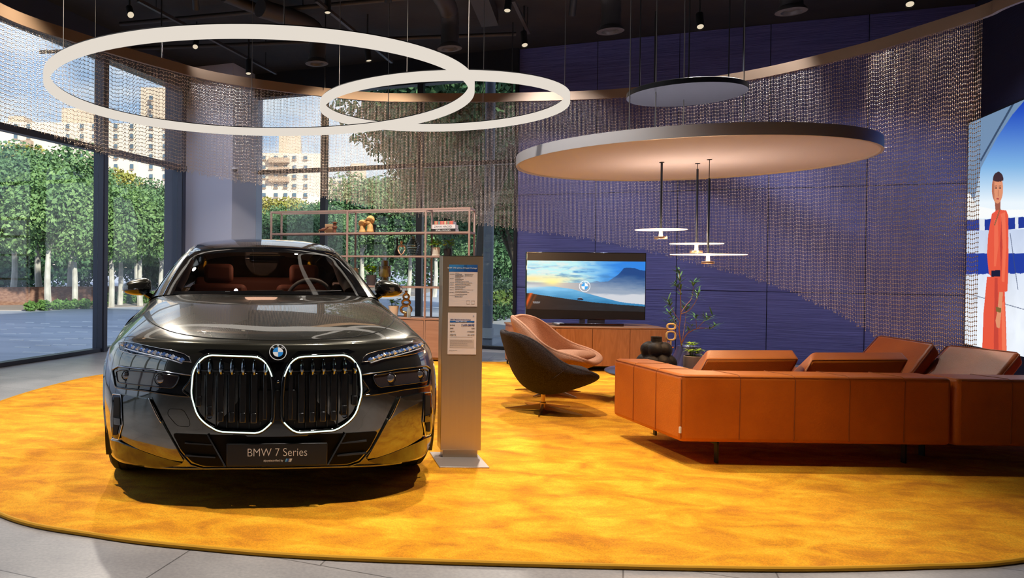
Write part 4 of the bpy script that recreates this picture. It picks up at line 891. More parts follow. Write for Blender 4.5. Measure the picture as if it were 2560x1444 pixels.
potplant('bushy bright green plant in a round black pot next to the white pot', onshelf(1119, 1, .14)[0], [(0, 0), (.038, 0), (.052, .05), (.056, .098), (.052, .094)], M_blackm, (20, .085, .12, .045, .017, 5), M_leafb, 15)
# row 3
t, k = lobj('cream_block', 'cream block ornament with a round hollow, partly behind the car', 'ornament', 888, 2, [(0, 0), (8, 0), (9, 15), (9, 38), (7, 42), (0, 42)], mat('cream_clay', (.62, .55, .45), .7), .2)
potplant('leafy plant in a charcoal pot above the car mirror', onshelf(929, 2, .14)[0], [(0, 0), (.062, 0), (.078, .145), (.073, .14)], mat('charcoal_pot', (.06, .05, .055), .6), (20, .085, .13, .085, .027, 4), M_leafb, 21)
M_amb = mat('amber_glass', (.16, .12, .03), .06, spec=.7, coat=1, trans=.35); lobj('amber_vase', 'olive amber glass vase with a wide middle drum', 'vase', 963, 2, [(0, 0), (8.5, 0), (9, 2), (9, 20), (15, 22), (15.5, 24), (15.5, 46), (15, 48), (9, 49), (9.5, 62), (8, 62)], M_amb)
# row 4
potplant('trailing green plant in a cream pot behind the right car mirror', onshelf(986, 3, .12)[0], [(0, 0), (.055, 0), (.075, .15), (.07, .145)], MATS['cream_pot'], (16, .09, .09, .05, .02, 4), M_leafbt, 23)
p, k = onshelf(1017, 3, .12); t = thing('ring_sculpture', 'bronze sculpture of three stacked open rings', 'sculpture', p, -PSI); mb = MB()
M_br2 = mat('aged_bronze', (.36, .22, .09), .32, metal=.9)
for zc, rx, rz, th in ((19, 13, 9, 4.5), (36, 9.5, 6.5, 4), (50, 7, 6.5, 3.5)): mb.tube([Vector((math.cos(a) * rx, 0, zc + math.sin(a) * rz)) * k for a in np.linspace(0, 2 * math.pi, 28, endpoint=False)], th * k * .8, 10, closed=True)
mb.lathe([(6 * k, 0), (5 * k, 8 * k), (6 * k, 12 * k)], n=16).lathe([(3.5 * k, 55 * k), (3 * k, 60 * k), (4 * k, 65 * k)], n=16); mb.build('body', M_br2, t, smooth=True, ang=180)
t, k = lobj('glass_bottle', 'small clear glass bottle in front of the bronze rings', 'bottle', 1024, 3, [(0, 0), (5, 0), (5, 20), (3, 23), (2.4, 26), (2.6, 29), (2.2, 29)], mat('bottle_glass', (.55, .62, .60), .05, coat=1, trans=.6), .03)

# ------------------------------------------------------------------ backlit poster
pw = Vector(RM(A_R, 0, 0)); 
def onR(px, py): return onplane(pw, W1, px, py)
zt1 = onR(2456, 299).z; zb1 = onR(2445, 864).z; 
post = thing('lit_poster', 'tall backlit fashion poster glowing on the right wall', 'poster', RM(A_R - .05, .0, 0), -PSI)
Lp = 3.4; nu, nv = 480, 520
MB().box((.025, -Lp / 2 - .02, (zt1 + zb1) / 2), (.05, Lp + .04, zt1 - zb1 + .06)).build('frame', M_dark, post)
U, V = np.meshgrid(np.linspace(0, 1, nu + 1) ** 1.0, np.linspace(0, 1, nv + 1))
base = RM(A_R - .05, .03, 0)
pts = np.array(base)[None, None] + (U * Lp)[..., None] * np.array(-W1)[None, None] + (zt1 + (zb1 - zt1) * V)[..., None] * np.array((0, 0, 1.))
q = pts - np.array(CAM); dd_ = q @ np.array(AXD); Xp = CX + FPX * (q @ np.array(AXR)) / dd_; Yp = CY - FPX * (q @ np.array(AXU)) / dd_
Xp = np.where(dd_ < .5, 9000, Xp)
cx = (Xp - 2260) * 2.063; cy = (Yp - 200) * 2.063   # survey-zoom coordinates of the print
n1 = fbm(U * 14, V * 9, 6); n2 = fbm(U * 60, V * 40, 8)
im = lerp((14, 58, 175), (120, 170, 215), (cy - 110) / 330); im = np.where((cy > 440)[..., None], lerp((120, 170, 215), (225, 235, 240), (cy - 440) / 190), im)
im = over(im, inpoly(cx, cy, [(300, 60), (630, 60), (620, 110), (560, 180), (480, 300), (400, 450), (360, 640), (300, 640)]), (108, 135, 165))
im = over(im, inpoly(cx, cy, [(560, 120), (570, 124), (400, 420), (393, 414)]), (50, 70, 95))
im = over(im, inpoly(cx, cy, [(300, 560), (345, 590), (380, 650), (480, 668), (700, 668), (5000, 650), (5000, 720), (560, 702), (400, 712), (300, 720)]), (238, 240, 238))
im = over(im, inpoly(cx, cy, [(300, 720), (420, 718), (700, 700), (5000, 690), (5000, 760), (640, 760), (300, 800)]), (22, 50, 140))
im = over(im, inpoly(cx, cy, [(390, 716), (418, 716), (418, 790), (390, 800)]) + 0., (215, 220, 225)); im = over(im, inpoly(cx, cy, [(575, 706), (592, 706), (592, 765), (575, 768)]) + 0., (215, 220, 225))
gcol = lerp((188, 200, 222), (226, 232, 240), (cy - 780) / 400); gcol = gcol * (.93 + .14 * n1[..., None]); im = np.where((cy > 775 - (cx - 400) * .03)[..., None] & (cx < 1e4)[..., None], gcol, im)
im = over(im, ((cy > 893) & (cy < 1000 + (n2 - .5) * 12 - (cx - 400) * .02)) * 1., (24, 54, 150))
im = over(im, (np.abs(cy - (1120 + (cx - 400) * .28)) < 2.2) * (cy > 1010) * .7, (60, 70, 95)); im = over(im, (np.abs(cx - (565 + ((cy - 900) / 6.5) ** 1 * .9)) < 2) * (cy > 790) * (cy < 1080) * .7, (60, 70, 95))
SK, SK2 = (214, 140, 100), (150, 84, 58); DR, DR2, DR3 = (220, 82, 50), (240, 132, 92), (158, 44, 32)
im = over(im, inpoly(cx, cy, [(470, 620), (500, 620), (498, 680), (476, 700)]) + 0., SK2)
im = over(im, (((cx - 484) / 29) ** 2 + ((cy - 560) / 76) ** 2 < 1) * 1., SK); im = over(im, ((((cx - 484) / 29) ** 2 + ((cy - 560) / 76) ** 2 < 1) & (cx < 468)) * .6, SK2)
im = over(im, ((((cx - 488) / 27) ** 2 + ((cy - 512) / 38) ** 2 < 1) & (cy < 524 - (cx - 488) ** 2 * .01) ) * 1., (58, 34, 26)); im = over(im, (((cx - 490) / 10) ** 2 + ((cy - 482) / 10) ** 2 < 1) * 1., (50, 30, 24))
for ex_ in (476, 497): im = over(im, (((cx - ex_) / 6) ** 2 + ((cy - 556) / 3.5) ** 2 < 1) * .9, (50, 30, 28)); im = over(im, (((cx - ex_) / 8) ** 2 + ((cy - 546) / 2.5) ** 2 < 1) * .7, (90, 55, 40))
im = over(im, (((cx - 486) / 7) ** 2 + ((cy - 612) / 4) ** 2 < 1) * .9, (165, 55, 50)); im = over(im, (np.abs(cx - 489) < 2) * (np.abs(cy - 583) < 16) * .5, SK2)
im = over(im, inpoly(cx, cy, [(455, 690), (478, 672), (500, 668), (530, 672), (540, 700), (541, 900), (538, 1040), (535, 1090), (497, 1092), (490, 1050), (498, 1010), (455, 1015), (440, 1000), (430, 900), (436, 800)]) + 0., DR)
im = over(im, inpoly(cx, cy, [(500, 690), (524, 680), (530, 860), (520, 1040), (506, 1040), (512, 860)]) * .5, DR2); im = over(im, inpoly(cx, cy, [(468, 720), (486, 715), (490, 850), (476, 960), (466, 960)]) * .4, DR2); im = over(im, inpoly(cx, cy, [(497, 850), (506, 700), (509, 860), (503, 1000)]) * .6, DR3)
im = over(im, inpoly(cx, cy, [(430, 1015), (500, 1008), (522, 1095), (528, 1250), (532, 1400), (405, 1400), (412, 1200)]) + 0., DR)
im = over(im, inpoly(cx, cy, [(470, 1020), (485, 1020), (490, 1400), (465, 1400)]) * .5, DR3); im = over(im, inpoly(cx, cy, [(505, 1150), (520, 1140), (528, 1400), (508, 1400)]) * .6, DR2)
im = over(im, inpoly(cx, cy, [(453, 982), (498, 978), (498, 1012), (453, 1014)]) + 0., (14, 18, 40))
im = over(im, inpoly(cx, cy, [(494, 1092), (513, 1092), (506, 1180), (496, 1280), (480, 1275), (474, 1240), (484, 1190)]) + 0., SK); im = over(im, inpoly(cx, cy, [(476, 1168), (504, 1176), (502, 1200), (476, 1192)]) * 1., (120, 95, 40))
for k_ in range(9): im = over(im, (((cx - (470 + k_ * 3.4)) / 4) ** 2 + ((cy - (745 - k_ * 10)) / 5) ** 2 < 1) * .8, (120, 90, 50))
im = np.where((Xp > 8000)[..., None], np.array((170, 190, 220.)), im)
mt_p = attrmat('poster_print', 1.0)
P00 = Vector(base) - Vector(post.location); inv = Matrix.Rotation(PSI, 3, 'Z'); P00 = inv @ P00
picture('print', (P00.x - .004, P00.y, zt1), (0, -Lp, 0), (0, 0, zb1 - zt1), nu, nv, im, mt_p, post)
# ------------------------------------------------------------------ the car (local x across, y back from the nose, z up)
TH = R(5.4); CO = Vector((-.157, 3.95, RZ))
car = thing('car', 'large dark metallic grey-green saloon car with two lit kidney grilles, parked on the rug', 'car', CO, TH)
CM = Matrix.Translation(CO) @ Matrix.Rotation(TH, 4, 'Z'); CI = CM.inverted()
M_paint = mat('car_paint', (.075, .072, .058), .24, metal=.85, coat=1, coat_rough=.012, coat_ior=2.3)
_t = M_paint.node_tree; _tc = N(_t, 'ShaderNodeTexCoord'); _n = N(_t, 'ShaderNodeTexNoise', i_Scale=900.); _t.links.new(_tc.outputs['Object'], _n.inputs['Vector']); _r = ramp(_t, [(.3, (.062, .061, .050)), (.75, (.105, .100, .078))]); _t.links.new(_n.outputs[0], _r.inputs[0]); _t.links.new(_r.outputs[0], _t.nodes['Principled BSDF'].inputs['Base Color'])
M_pblk = mat('piano_black', (.004, .004, .0045), .05, coat=1); M_gapc = mat('shut_gap', (.004, .004, .004), .8); M_tyre = mat('tyre_rubber', (.012, .012, .012), .75)
def bicat(NET, nu, nv):
    """NET[i][j] control points -> dense grid"""
    rows = [catmull(r, nu) for r in NET]; cols = list(zip(*rows)); return [list(r) for r in zip(*[catmull(c, nv) for c in cols])]
# front and bonnet net: columns from centre outwards, each from the lower lip up and back to the windscreen
COLS = [
 [(0, .07, .185), (0, .025, .215), (0, .0, .33), (0, -.01, .45), (0, -.015, .58), (0, -.015, .68), (0, -.012, .77), (0, .0, .838), (0, .05, .874), (0, .28, .918), (0, .70, .985), (0, 1.05, 1.033), (0, 1.42, 1.068)],
 [(.25, .08, .185), (.25, .035, .215), (.25, .005, .33), (.25, -.002, .45), (.25, -.008, .58), (.25, -.008, .68), (.25, -.004, .77), (.25, .01, .838), (.25, .06, .876), (.25, .29, .922), (.25, .71, .99), (.25, 1.06, 1.036), (.25, 1.43, 1.066)],
 [(.50, .11, .180), (.50, .07, .210), (.505, .045, .33), (.51, .04, .45), (.51, .038, .58), (.51, .042, .68), (.505, .052, .77), (.50, .075, .838), (.50, .125, .878), (.50, .35, .93), (.49, .73, .992), (.48, 1.07, 1.034), (.47, 1.46, 1.064)],
 [(.69, .20, .170), (.70, .165, .20), (.715, .135, .33), (.72, .13, .45), (.72, .135, .58), (.715, .145, .68), (.71, .16, .77), (.70, .19, .836), (.69, .25, .876), (.675, .44, .928), (.66, .76, .982), (.65, 1.10, 1.022), (.64, 1.50, 1.056)],
 [(.82, .32, .160), (.84, .285, .19), (.86, .255, .33), (.87, .25, .45), (.87, .26, .58), (.865, .275, .68), (.858, .295, .77), (.845, .325, .828), (.83, .38, .866), (.81, .56, .912), (.785, .82, .960), (.775, 1.13, 1.000), (.77, 1.55, 1.040)],
 [(.885, .46, .150), (.915, .43, .18), (.94, .41, .33), (.95, .405, .45), (.95, .41, .58), (.943, .425, .68), (.932, .45, .77), (.918, .48, .812), (.90, .53, .842), (.885, .68, .875), (.865, .90, .918), (.855, 1.17, .952), (.85, 1.60, 1.005)],
 [(.93, .60, .145), (.962, .585, .18), (.985, .57, .33), (.992, .565, .45), (.99, .57, .58), (.985, .58, .68), (.972, .60, .76), (.958, .62, .79), (.945, .66, .808), (.94, .78, .835), (.935, .96, .868), (.93, 1.20, .895), (.925, 1.65, .925)]]
NET = [[Vector(p) for p in c] for c in COLS]
half = bicat([[Vector((-p.x, p.y, p.z)) for p in NET[1]]] + NET, 8, 8)[8:]          # half[u][v]
full = [[Vector((-p.x, p.y, p.z)) for p in r] for r in half[:0:-1]] + half
body = MB().grid(full, True)
# side panels: start at the outermost column
SIDE_Y = [.565, .72, .90, 1.25, 1.75, 2.6, 3.4, 4.0, 4.5, 4.9, 5.2, 5.34]
def side_prof(y):
    w = np.interp(y, [.5, 1.2, 2, 3, 4, 4.6, 5.0, 5.25, 5.34], [.99, 1.0, .985, .98, .985, .955, .90, .80, .68])
    zs = np.interp(y, [.6, .96, 1.2, 1.65, 2.5, 4.0, 5.0, 5.34], [.80, .868, .895, .925, .945, .975, 1.0, .98]); zb = np.interp(y, [.5, 1.2, 1.5, 3.6, 4.6, 5.34], [.15, .16, .17, .17, .18, .30])
    return [Vector((w * a, y, zb + (zs - zb) * b)) for a, b in ((.93, 0), (.97, .04), (.99, .25), (1, .42), (1., .60), (.993, .76), (.975, .9), (.958, .96), (.94, 1.))]
sn = [catmull([NET[-1][i] for i in range(9)], 6)] + [catmull(side_prof(y), 6) for y in SIDE_Y[1:]]
sg = [list(r) for r in zip(*[catmull(c, 8) for c in zip(*sn)])]     # sg[k][y]
arches = [(.86, .372), (4.075, .372)]
def inarch(p): return any((p.y - ay) ** 2 + (p.z - az) ** 2 < .405 ** 2 for ay, az in arches) and abs(p.x) > .6
for sgn in (1, -1):
    a, b = len(sg), len(sg[0]); vs = [Vector((p.x * sgn, p.y, p.z)) for r in sg for p in r]; fs = []
    for i in range(a - 1):
        for j in range(b - 1):
            f = (i * b + j, i * b + j + 1, (i + 1) * b + j + 1, (i + 1) * b + j)
            if inarch(sum((vs[k] for k in f), Vector()) / 4): continue
            fs.append(f if sgn > 0 else f[::-1])
    body.add(vs, fs)
# shoulder to glasshouse deck along the sides, and the boot lid and tail
deck = []
for y in (1.65, 2.2, 3.0, 3.8, 4.3, 4.8, 5.1, 5.34):
    e = side_prof(y)[-1]; xi = np.interp(y, [1.65, 2.2, 3.8, 4.3, 4.8, 5.34], [.80, .88, .89, .80, .0, .0]); zi = e.z + np.interp(y, [1.65, 3.8, 4.3, 4.8, 5.34], [.07, .03, .05, .075, .07])
    deck.append([Vector((xi + (e.x - xi) * s_, y, zi + (e.z - zi) * s_ ** 2.2)) for s_ in (0, .25, .5, .75, 1)])
for sgn in (1, -1): body.grid([[Vector((p.x * sgn, p.y, p.z)) for p in r] for r in deck], sgn > 0)
body.grid([[Vector((x, 5.34 + .03 * (1 - abs(x) / .64), z)) for x in (-.64, -.3, 0, .3, .64)] for z in (.30, .5, .75, .95, 1.05)])
bo = body.build('body', M_paint, car, smooth=True, merge=True, ang=60)
# lookup of the body skin
bm_ = bmesh.new(); bm_.from_mesh(bo.data); BV = BVHTree.FromBMesh(bm_); bm_.free()
camL = CI @ CAM; CI3 = CI.to_3x3()
def onbody(px, py, off=.003):
    d = (CI3 @ ray(px, py)).normalized(); h = BV.ray_cast(camL, d)
    if h[0] is None: return None
    n = h[1]; n = -n if n.dot(d) > 0 else n
    return h[0] + n * off
def xz(x, z, off=.003):
    h = BV.ray_cast(Vector((x, -2, z)), Vector((0, 1, 0)))
    if h[0] is None: return None
    n = h[1]; n = -n if n.y > 0 else n
    return h[0] + n * off
def inside2(p, P):
    c = False
    for i in range(len(P)):
        (x1, y1), (x2, y2) = P[i], P[(i + 1) % len(P)]
        if (y1 > p[1]) != (y2 > p[1]) and p[0] < (x2 - x1) * (p[1] - y1) / (y2 - y1) + x1: c = not c
    return c
def xzpoly(px_pts, y=.1):
    """left-side outline in picture pixels -> (x,z) in car space by hitting the skin"""
    out = []
    for p in px_pts:
        h = onbody(p[0], p[1], 0)
        if h is None: 
            for k in range(1, 30):
                h = onbody(p[0] + k, p[1] + k * .1, 0)
                if h is not None: break
        out.append((-abs(h.x), h.z))
    return out
def resample(P, step, closed=True):
    o = []; n = len(P)
    for i in range(n if closed else n - 1):
        a, b = P[i], P[(i + 1) % n]; L = math.dist(a, b); k = max(1, int(round(L / step)))
        for j in range(k): o.append((a[0] + (b[0] - a[0]) * j / k, a[1] + (b[1] - a[1]) * j / k))
    if not closed: o.append(P[-1])
    return o
def rnd2(P, r=.02, n=4):
    """round the corners of a closed outline"""
    o = []; L = len(P)
    for i in range(L):
        a, b, c = Vector(P[i - 1]), Vector(P[i]), Vector(P[(i + 1) % L]); d1, d2 = (a - b), (c - b); q = min(r, d1.length * .45, d2.length * .45); p1 = b + d1.normalized() * q; p2 = b + d2.normalized() * q
        for k in range(n + 1): t = k / n; o.append(tuple((p1 * (1 - t) ** 2 + b * 2 * t * (1 - t) + p2 * t * t)))
    return o
def patch(name, P, mt, off=.004, depth=.02, sides=(-1, 1), step=.02, parent=None, bulge=0.):
    """conform an (x,z) outline to the body skin as a raised pad; mirrored to both sides"""
    res = []
    B = resample(P, step); xs = [p[0] for p in B]; zs = [p[1] for p in B]; n = len(B)
    cx_, cz_ = sum(xs) / n, sum(zs) / n
    ins = []
    x = min(xs) + step / 2
    while x < max(xs):
        z = min(zs) + step / 2
        while z < max(zs):
            if inside2((x, z), P) and min(math.hypot(x - a, z - b) for a, b in B) > step * .5: ins.append((x, z))
            z += step
        x += step
    co, _, fc, *_ = delaunay_2d_cdt([Vector(p) for p in B + ins], [(i, (i + 1) % n) for i in range(n)], [], 1, 1e-6)
    for s in sides:
        mb = MB(); v = []; ok = True
        for c in co:
            h = xz(c.x, c.y, off)
            if h is None: h = xz(c.x * .985, c.y, off) or xz(c.x * .96, c.y, off) or Vector((c.x, .45, c.y))
            v.append(Vector((h.x if s < 0 else -h.x, h.y, h.z)))
        k = len(v); back = [p + Vector((0, depth, 0)) for p in v[:n]]
        fs = [tuple(f) for f in fc]; mb.add(v + back, fs + [(i, (i + 1) % n, k + (i + 1) % n, k + i) for i in range(n)])
        o = mb.build(name, mt, parent or car, smooth=True, ang=35, merge=True); res.append(o)
    return res
def skinline(name, pts, r, mt, sides=(-1, 1), off=.001, step=.015, parent=None, closed=False):
    for s in sides:
        q = [xz(x, z, off) for x, z in resample(pts, step, closed)]; q = [Vector((p.x if s < 0 else -p.x, p.y, p.z)) for p in q if p is not None]
        if len(q) > 2: MB().tube(q, r, 6, closed=closed).build(name, mt, parent or car, smooth=True, ang=180)
# bonnet shut line: projected from above
def top(x, y, off=.0):
    h = BV.ray_cast(Vector((x, y, 3)), Vector((0, 0, -1))); return h[0] + Vector((0, 0, off)) if h[0] is not None else None
hl = [onbody(*p, 0) for p in ((697, 850), (640, 849), (590, 847), (540, 845), (495, 841), (450, 834), (415, 824), (385, 810), (368, 796), (362, 784), (366, 772), (376, 760), (388, 750))]
hl = catmull([p for p in hl if p is not None], 6)
for s in (1, -1): MB().tube([Vector((p.x * s - (hl[0].x if i == 0 else 0), p.y, p.z + .0005)) for i, p in enumerate(hl)], .0028, 6).build('bonnet_gap', M_gapc, car, smooth=True)
# wheel arch lips, wheels
for s in (-1, 1):
    for ay, az in arches:
        q = []
        for a in np.linspace(-.15, math.pi + .15, 33):
            y, z = ay + math.cos(a) * .405, az + math.sin(a) * .405; h = BV.ray_cast(Vector((s * 2, y + math.cos(a) * .02, z + math.sin(a) * .02)), Vector((-s, 0, 0))); x = h[0].x if h[0] is not None else s * .97
            q.append(Vector((x - s * .01, y, z)))
        MB().tube(q, .022, 8).build('arch_lip', M_paint, car, smooth=True)
        G = [[Vector((s * x, ay + math.cos(a) * .42, az + math.sin(a) * .42)) for x in (.62, .96)] for a in np.linspace(-.5, math.pi + .5, 25)]; MB().grid(G).build('arch_liner', M_blackm, car)
        w = MB(); pr = [(.24, -.115), (.30, -.12), (.345, -.122), (.366, -.105), (.372, -.06), (.373, 0), (.372, .06), (.366, .105), (.345, .122), (.30, .12), (.24, .115)]
        rot = Matrix.Rotation(R(90), 3, 'Y'); n = 64; vs = []
        for r_, x_ in pr:
            for k in range(n): a = 2 * math.pi * k / n; vs.append(Vector((s * .842 + x_, ay + r_ * math.cos(a), az + r_ * math.sin(a))))
        w.add(vs, [(i * n + k, i * n + (k + 1) % n, (i + 1) * n + (k + 1) % n, (i + 1) * n + k) for i in range(len(pr) - 1) for k in range(n)])
        wo = w.build('tyre', M_tyre, car, smooth=True)
        gr = MB()
        for xo in (-.07, -.025, .025, .07): gr.tube([Vector((s * .842 + xo, ay + .3735 * math.cos(a), az + .3735 * math.sin(a))) for a in np.linspace(0, 2 * math.pi, 64, endpoint=False)], .003, 4, closed=True)
        gr.build('tread_groove', M_gapc, wo)
        rm2 = MB(); 
        for k in range(10):
            a = 2 * math.pi * k / 10; rm2.tube([Vector((s * .93, ay, az)), Vector((s * .935, ay + .24 * math.cos(a), az + .24 * math.sin(a)))], [.03, .014], 6)
        vs = []; 
        for r_, x_ in ((.255, .1), (.24, .09), (.235, 0), (.235, -.1)):
            for k in range(n): a = 2 * math.pi * k / n; vs.append(Vector((s * .842 + s * x_, ay + r_ * math.cos(a), az + r_ * math.sin(a))))
        rm2.add(vs, [(i * n + k, i * n + (k + 1) % n, (i + 1) * n + (k + 1) % n, (i + 1) * n + k) for i in range(3) for k in range(n)]); rm2.build('rim', M_chrome, car, smooth=True)
MB().box((0, 2.75, .20), (1.56, 4.9, .05)).box((0, 2.6, .45), (1.22, 4.4, .45)).build('underbody', M_blackm, car)

# ---- grilles
GR = [(.118, .800), (.362, .804), (.405, .775), (.440, .716), (.449, .60), (.436, .55), (.416, .490), (.375, .448), (.305, .409), (.098, .404), (.062, .428), (.024, .465), (.022, .60), (.030, .70), (.062, .772)]
def gy(x, z): return -.040 + .30 * x * x
surround = [(-.47, .74), (-.43, .81), (-.375, .832), (-.11, .828), (-.075, .80), (-.045, .765), (.045, .765), (.075, .80), (.11, .828), (.375, .832), (.43, .81), (.47, .74), (.482, .60), (.46, .50), (.40, .43), (.32, .378), (-.32, .378), (-.40, .43), (-.46, .50), (-.482, .60)]
# bezel: a black glossy plate with a rounded edge, following the nose
B = resample(surround, .03); n = len(B); ins = [(x, z) for x in np.arange(-.45, .46, .03) for z in np.arange(.39, .83, .03) if inside2((x, z), surround) and min(math.hypot(x - a, z - b) for a, b in B) > .02]
co, _, fc, *_ = delaunay_2d_cdt([Vector(p) for p in B + ins], [(i, (i + 1) % n) for i in range(n)], [], 1, 1e-6)
v = [Vector((c.x, gy(c.x, c.y) + .018 + (.006 if i < n else 0), c.y)) for i, c in enumerate(co)]; k = len(v)
MB().add(v + [Vector((p.x * 1.012, p.y + .05, (p.z - .6) * 1.015 + .6)) for p in v[:n]], [tuple(f) for f in fc] + [(i, (i + 1) % n, k + (i + 1) % n, k + i) for i in range(n)]).build('grille_surround', M_pblk, car, smooth=True, ang=35, merge=True)
M_glow = emis('grille_glow', (.74, 1.0, .82), 1.6)
M_slat = mat('slat_black', (.010, .010, .011), .22, coat=.6); M_clip = mat('dark_chrome', (.32, .36, .42), .12, metal=1)
for s in (-1, 1):
    gobj = None
    P = rnd2(GR, .03, 4); Pv = [Vector((s * x, gy(x, z), z)) for x, z in resample(P, .02)]
    g0 = MB().tube(Pv, .012, 10, closed=True).build('kidney_frame', M_pblk, car, smooth=True, ang=180)
    seg = [(.022 + .008, .690), (.040, .722), (.062, .765), (.085, .788), (.118, .800), (.362, .804), (.405, .775), (.440, .716), (.449, .60), (.436, .55), (.416, .490), (.375, .448), (.305, .409), (.098, .404), (.062, .428), (.028, .464)]
    c = catmull([Vector((s * x, gy(x, z) - .012, z)) for x, z in seg], 1); q = []
    for a, b in zip(seg[:-1], seg[1:]):
        pass
    sp_ = resample(seg, .01, False); sp_ = [((sp_[max(0, i - 2)][0] + sp_[i][0] + sp_[min(len(sp_) - 1, i + 2)][0]) / 3, (sp_[max(0, i - 2)][1] + sp_[i][1] + sp_[min(len(sp_) - 1, i + 2)][1]) / 3) for i in range(len(sp_))]
    MB().tube([Vector((s * x, gy(x, z) - .011, z)) for x, z in sp_], .0036, 8).build('light_strip', M_glow, g0, smooth=True, ang=180)
    backm = MB(); BP = resample(P, .03); nb = len(BP); inn = [(x, z) for x in np.arange(.04, .44, .03) for z in np.arange(.42, .8, .03) if inside2((x, z), P) and min(math.hypot(x - a, z - b) for a, b in BP) > .018]
    co, _, fc, *_ = delaunay_2d_cdt([Vector(p) for p in BP + inn], [(i, (i + 1) % nb) for i in range(nb)], [], 1, 1e-6)
    backm.add([Vector((s * c.x, gy(c.x, c.y) + .016, c.y)) for c in co], [tuple(f) for f in fc]).build('mesh_back', mat('grille_black', (.003, .003, .003), .4), g0)
    MB().tube([Vector((s * x, gy(x, .7) + .004, .722 + .0 * x)) for x in np.linspace(.035, .436, 14)], .0045, 6).build('cross_bar', M_clip, g0, smooth=True)
    for j, x in enumerate(np.linspace(.066, .410, 7)):
        zt_g = min(.79, np.interp(x, [.03, .062, .118, .362, .405, .44], [.70, .765, .795, .797, .77, .712])) - .006; zb_g = np.interp(x, [.024, .062, .098, .305, .375, .416, .436], [.47, .432, .41, .416, .455, .497, .55]) + .012
        w_ = .034 if 0 < j < 6 else .022; y = gy(x, .6)
        MB().box((s * x, y + .004, (.712 + zb_g + .03) / 2), (w_, .018, .712 - zb_g - .03)).box((s * (x + .0235), y + .010, (.70 + zb_g) / 2), (.006, .010, .70 - zb_g)).build('slat', M_slat, g0, bevel=.004)
        MB().tube([(s * x, y + .006, zt_g), (s * x, y - .008, .758), (s * x, y - .012, .735), (s * x, y - .008, .715), (s * x, y + .004, .700)], [.005, .0085, .0105, .0095, .004], 8).build('slat_clip', M_clip, g0, smooth=True)
        if 0 < j: MB().box((s * (x - .0), y - .004, zb_g + .058), (.028, .022, .052)).build('slat_foot', M_slat, g0, bevel=.004)
    ps = MB().lathe([(0, 0), (.012, 0), (.014, .004), (.014, .012)], n=20, cap=False).build('parking_sensor', M_clip, g0, smooth=True)
    ps.rotation_euler = (R(90), 0, 0); ps.location = (s * .352, gy(.352, .5) - .010, .487)
MB().box((0, -.028, .545), (.20, .012, .16)).build('radar_panel', mat('radar_black', (.006, .006, .007), .3), car, bevel=.004)
for s in (-1, 1): MB().tube([(s * .012, -.036, .695), (s * .022, -.037, .66), (s * .024, -.037, .47)], .003, 6).build('centre_trim', M_clip, car, smooth=True)
MB().ball((0, -.035, .668), (.010, .008, .010)).build('front_camera', M_clip, car, smooth=True)
# hood badge
bq = onbody(697, 881, .0); bq = Vector((0, bq.y, bq.z)); nrm = Vector((0, -.80, .60)).normalized()
badge = bpy.data.objects.new('badge', None); COL.objects.link(badge); badge.parent = car; badge.location = bq + nrm * .004; badge.rotation_euler = (R(-30), 0, 0); badge['label'] = 'round blue and white badge'
MB().ext([Vector((math.cos(a) * .046, 0, math.sin(a) * .046)) for a in np.linspace(0, 2 * math.pi, 48, endpoint=False)], (0, .006, 0)).build('badge_base', M_pblk, badge)
roundel(badge, (0, -.0006, 0), .046, mat('badge_white', (.85, .87, .9), .2, metal=.2), mat('badge_blue', (.02, .22, .62), .25), True, dep=.003)
# ---- lamps
def cp(*pts): return xzpoly(pts)
UL = cp((298, 857), (312, 854), (340, 858), (432, 876), (462, 884), (474, 893), (479, 905), (450, 902), (390, 893), (330, 884), (302, 876))
for s, o in zip((-1, 1), patch('upper_lamp', rnd2(UL, .008, 3), mat('lamp_dark', (.012, .014, .02), .05, coat=1), .004, .02)):
    pass
M_cry = mat('lamp_crystal', (.80, .86, 1.0), .22, metal=.6); M_cryb = mat('lamp_crystal_blue', (.16, .32, .85), .22, metal=.6)  # bluish reflections put into the crystal base colours
xs_ = [p[0] for p in UL]; x0_, x1_ = min(xs_), max(xs_)
uls = [o for o in car.children if o.name.startswith('upper_lamp')]
rr_ = random.Random(4)
for side, par in zip((-1, 1), uls):
    for j in range(22):
        f = (j + .5) / 22; x = x0_ + .03 + (x1_ - x0_ - .07) * f; z = np.interp(x, [x0_, x0_ + .3, x1_], [.828, .790, .757]); h = xz(x, z, .006)
        if h is None: continue
        h = Vector((h.x * (1 if side < 0 else -1), h.y, h.z)); sz = .014 if j % 3 else .019
        MB().add([h + Vector((-sz, 0, 0)), h + Vector((0, 0, sz * .8)), h + Vector((sz, 0, 0)), h + Vector((0, 0, -sz * .8)), h + Vector((rr_.uniform(-.004, .004), -.007, rr_.uniform(-.004, .004)))], [(1, 0, 4), (2, 1, 4), (3, 2, 4), (0, 3, 4)]).build('crystal', M_cryb if j % 2 else M_cry, par)
    q = [xz(x, np.interp(x, [x0_, x0_ + .3, x1_], [.812, .772, .742]), .006) for x in np.linspace(x0_ + .05, x1_ - .05, 16)]; q = [Vector((p.x * (1 if side < 0 else -1), p.y, p.z)) for p in q if p]; MB().tube(q, .0035, 6).build('light_guide', M_cry, par, smooth=True)
skinline('lamp_trim', UL, .0022, M_chrome, parent=None, off=.005, closed=True)
LS = cp((285, 924), (300, 915), (380, 923), (480, 937), (478, 948), (462, 968), (458, 976), (476, 990), (440, 987), (360, 975), (292, 967))
patch('lamp_surround', rnd2(LS, .012, 3), M_pblk, .006, .02)
skinline('lamp_brow', LS[:4], .003, mat('brow_chrome', (.45, .52, .66), .15, metal=1), off=.012)
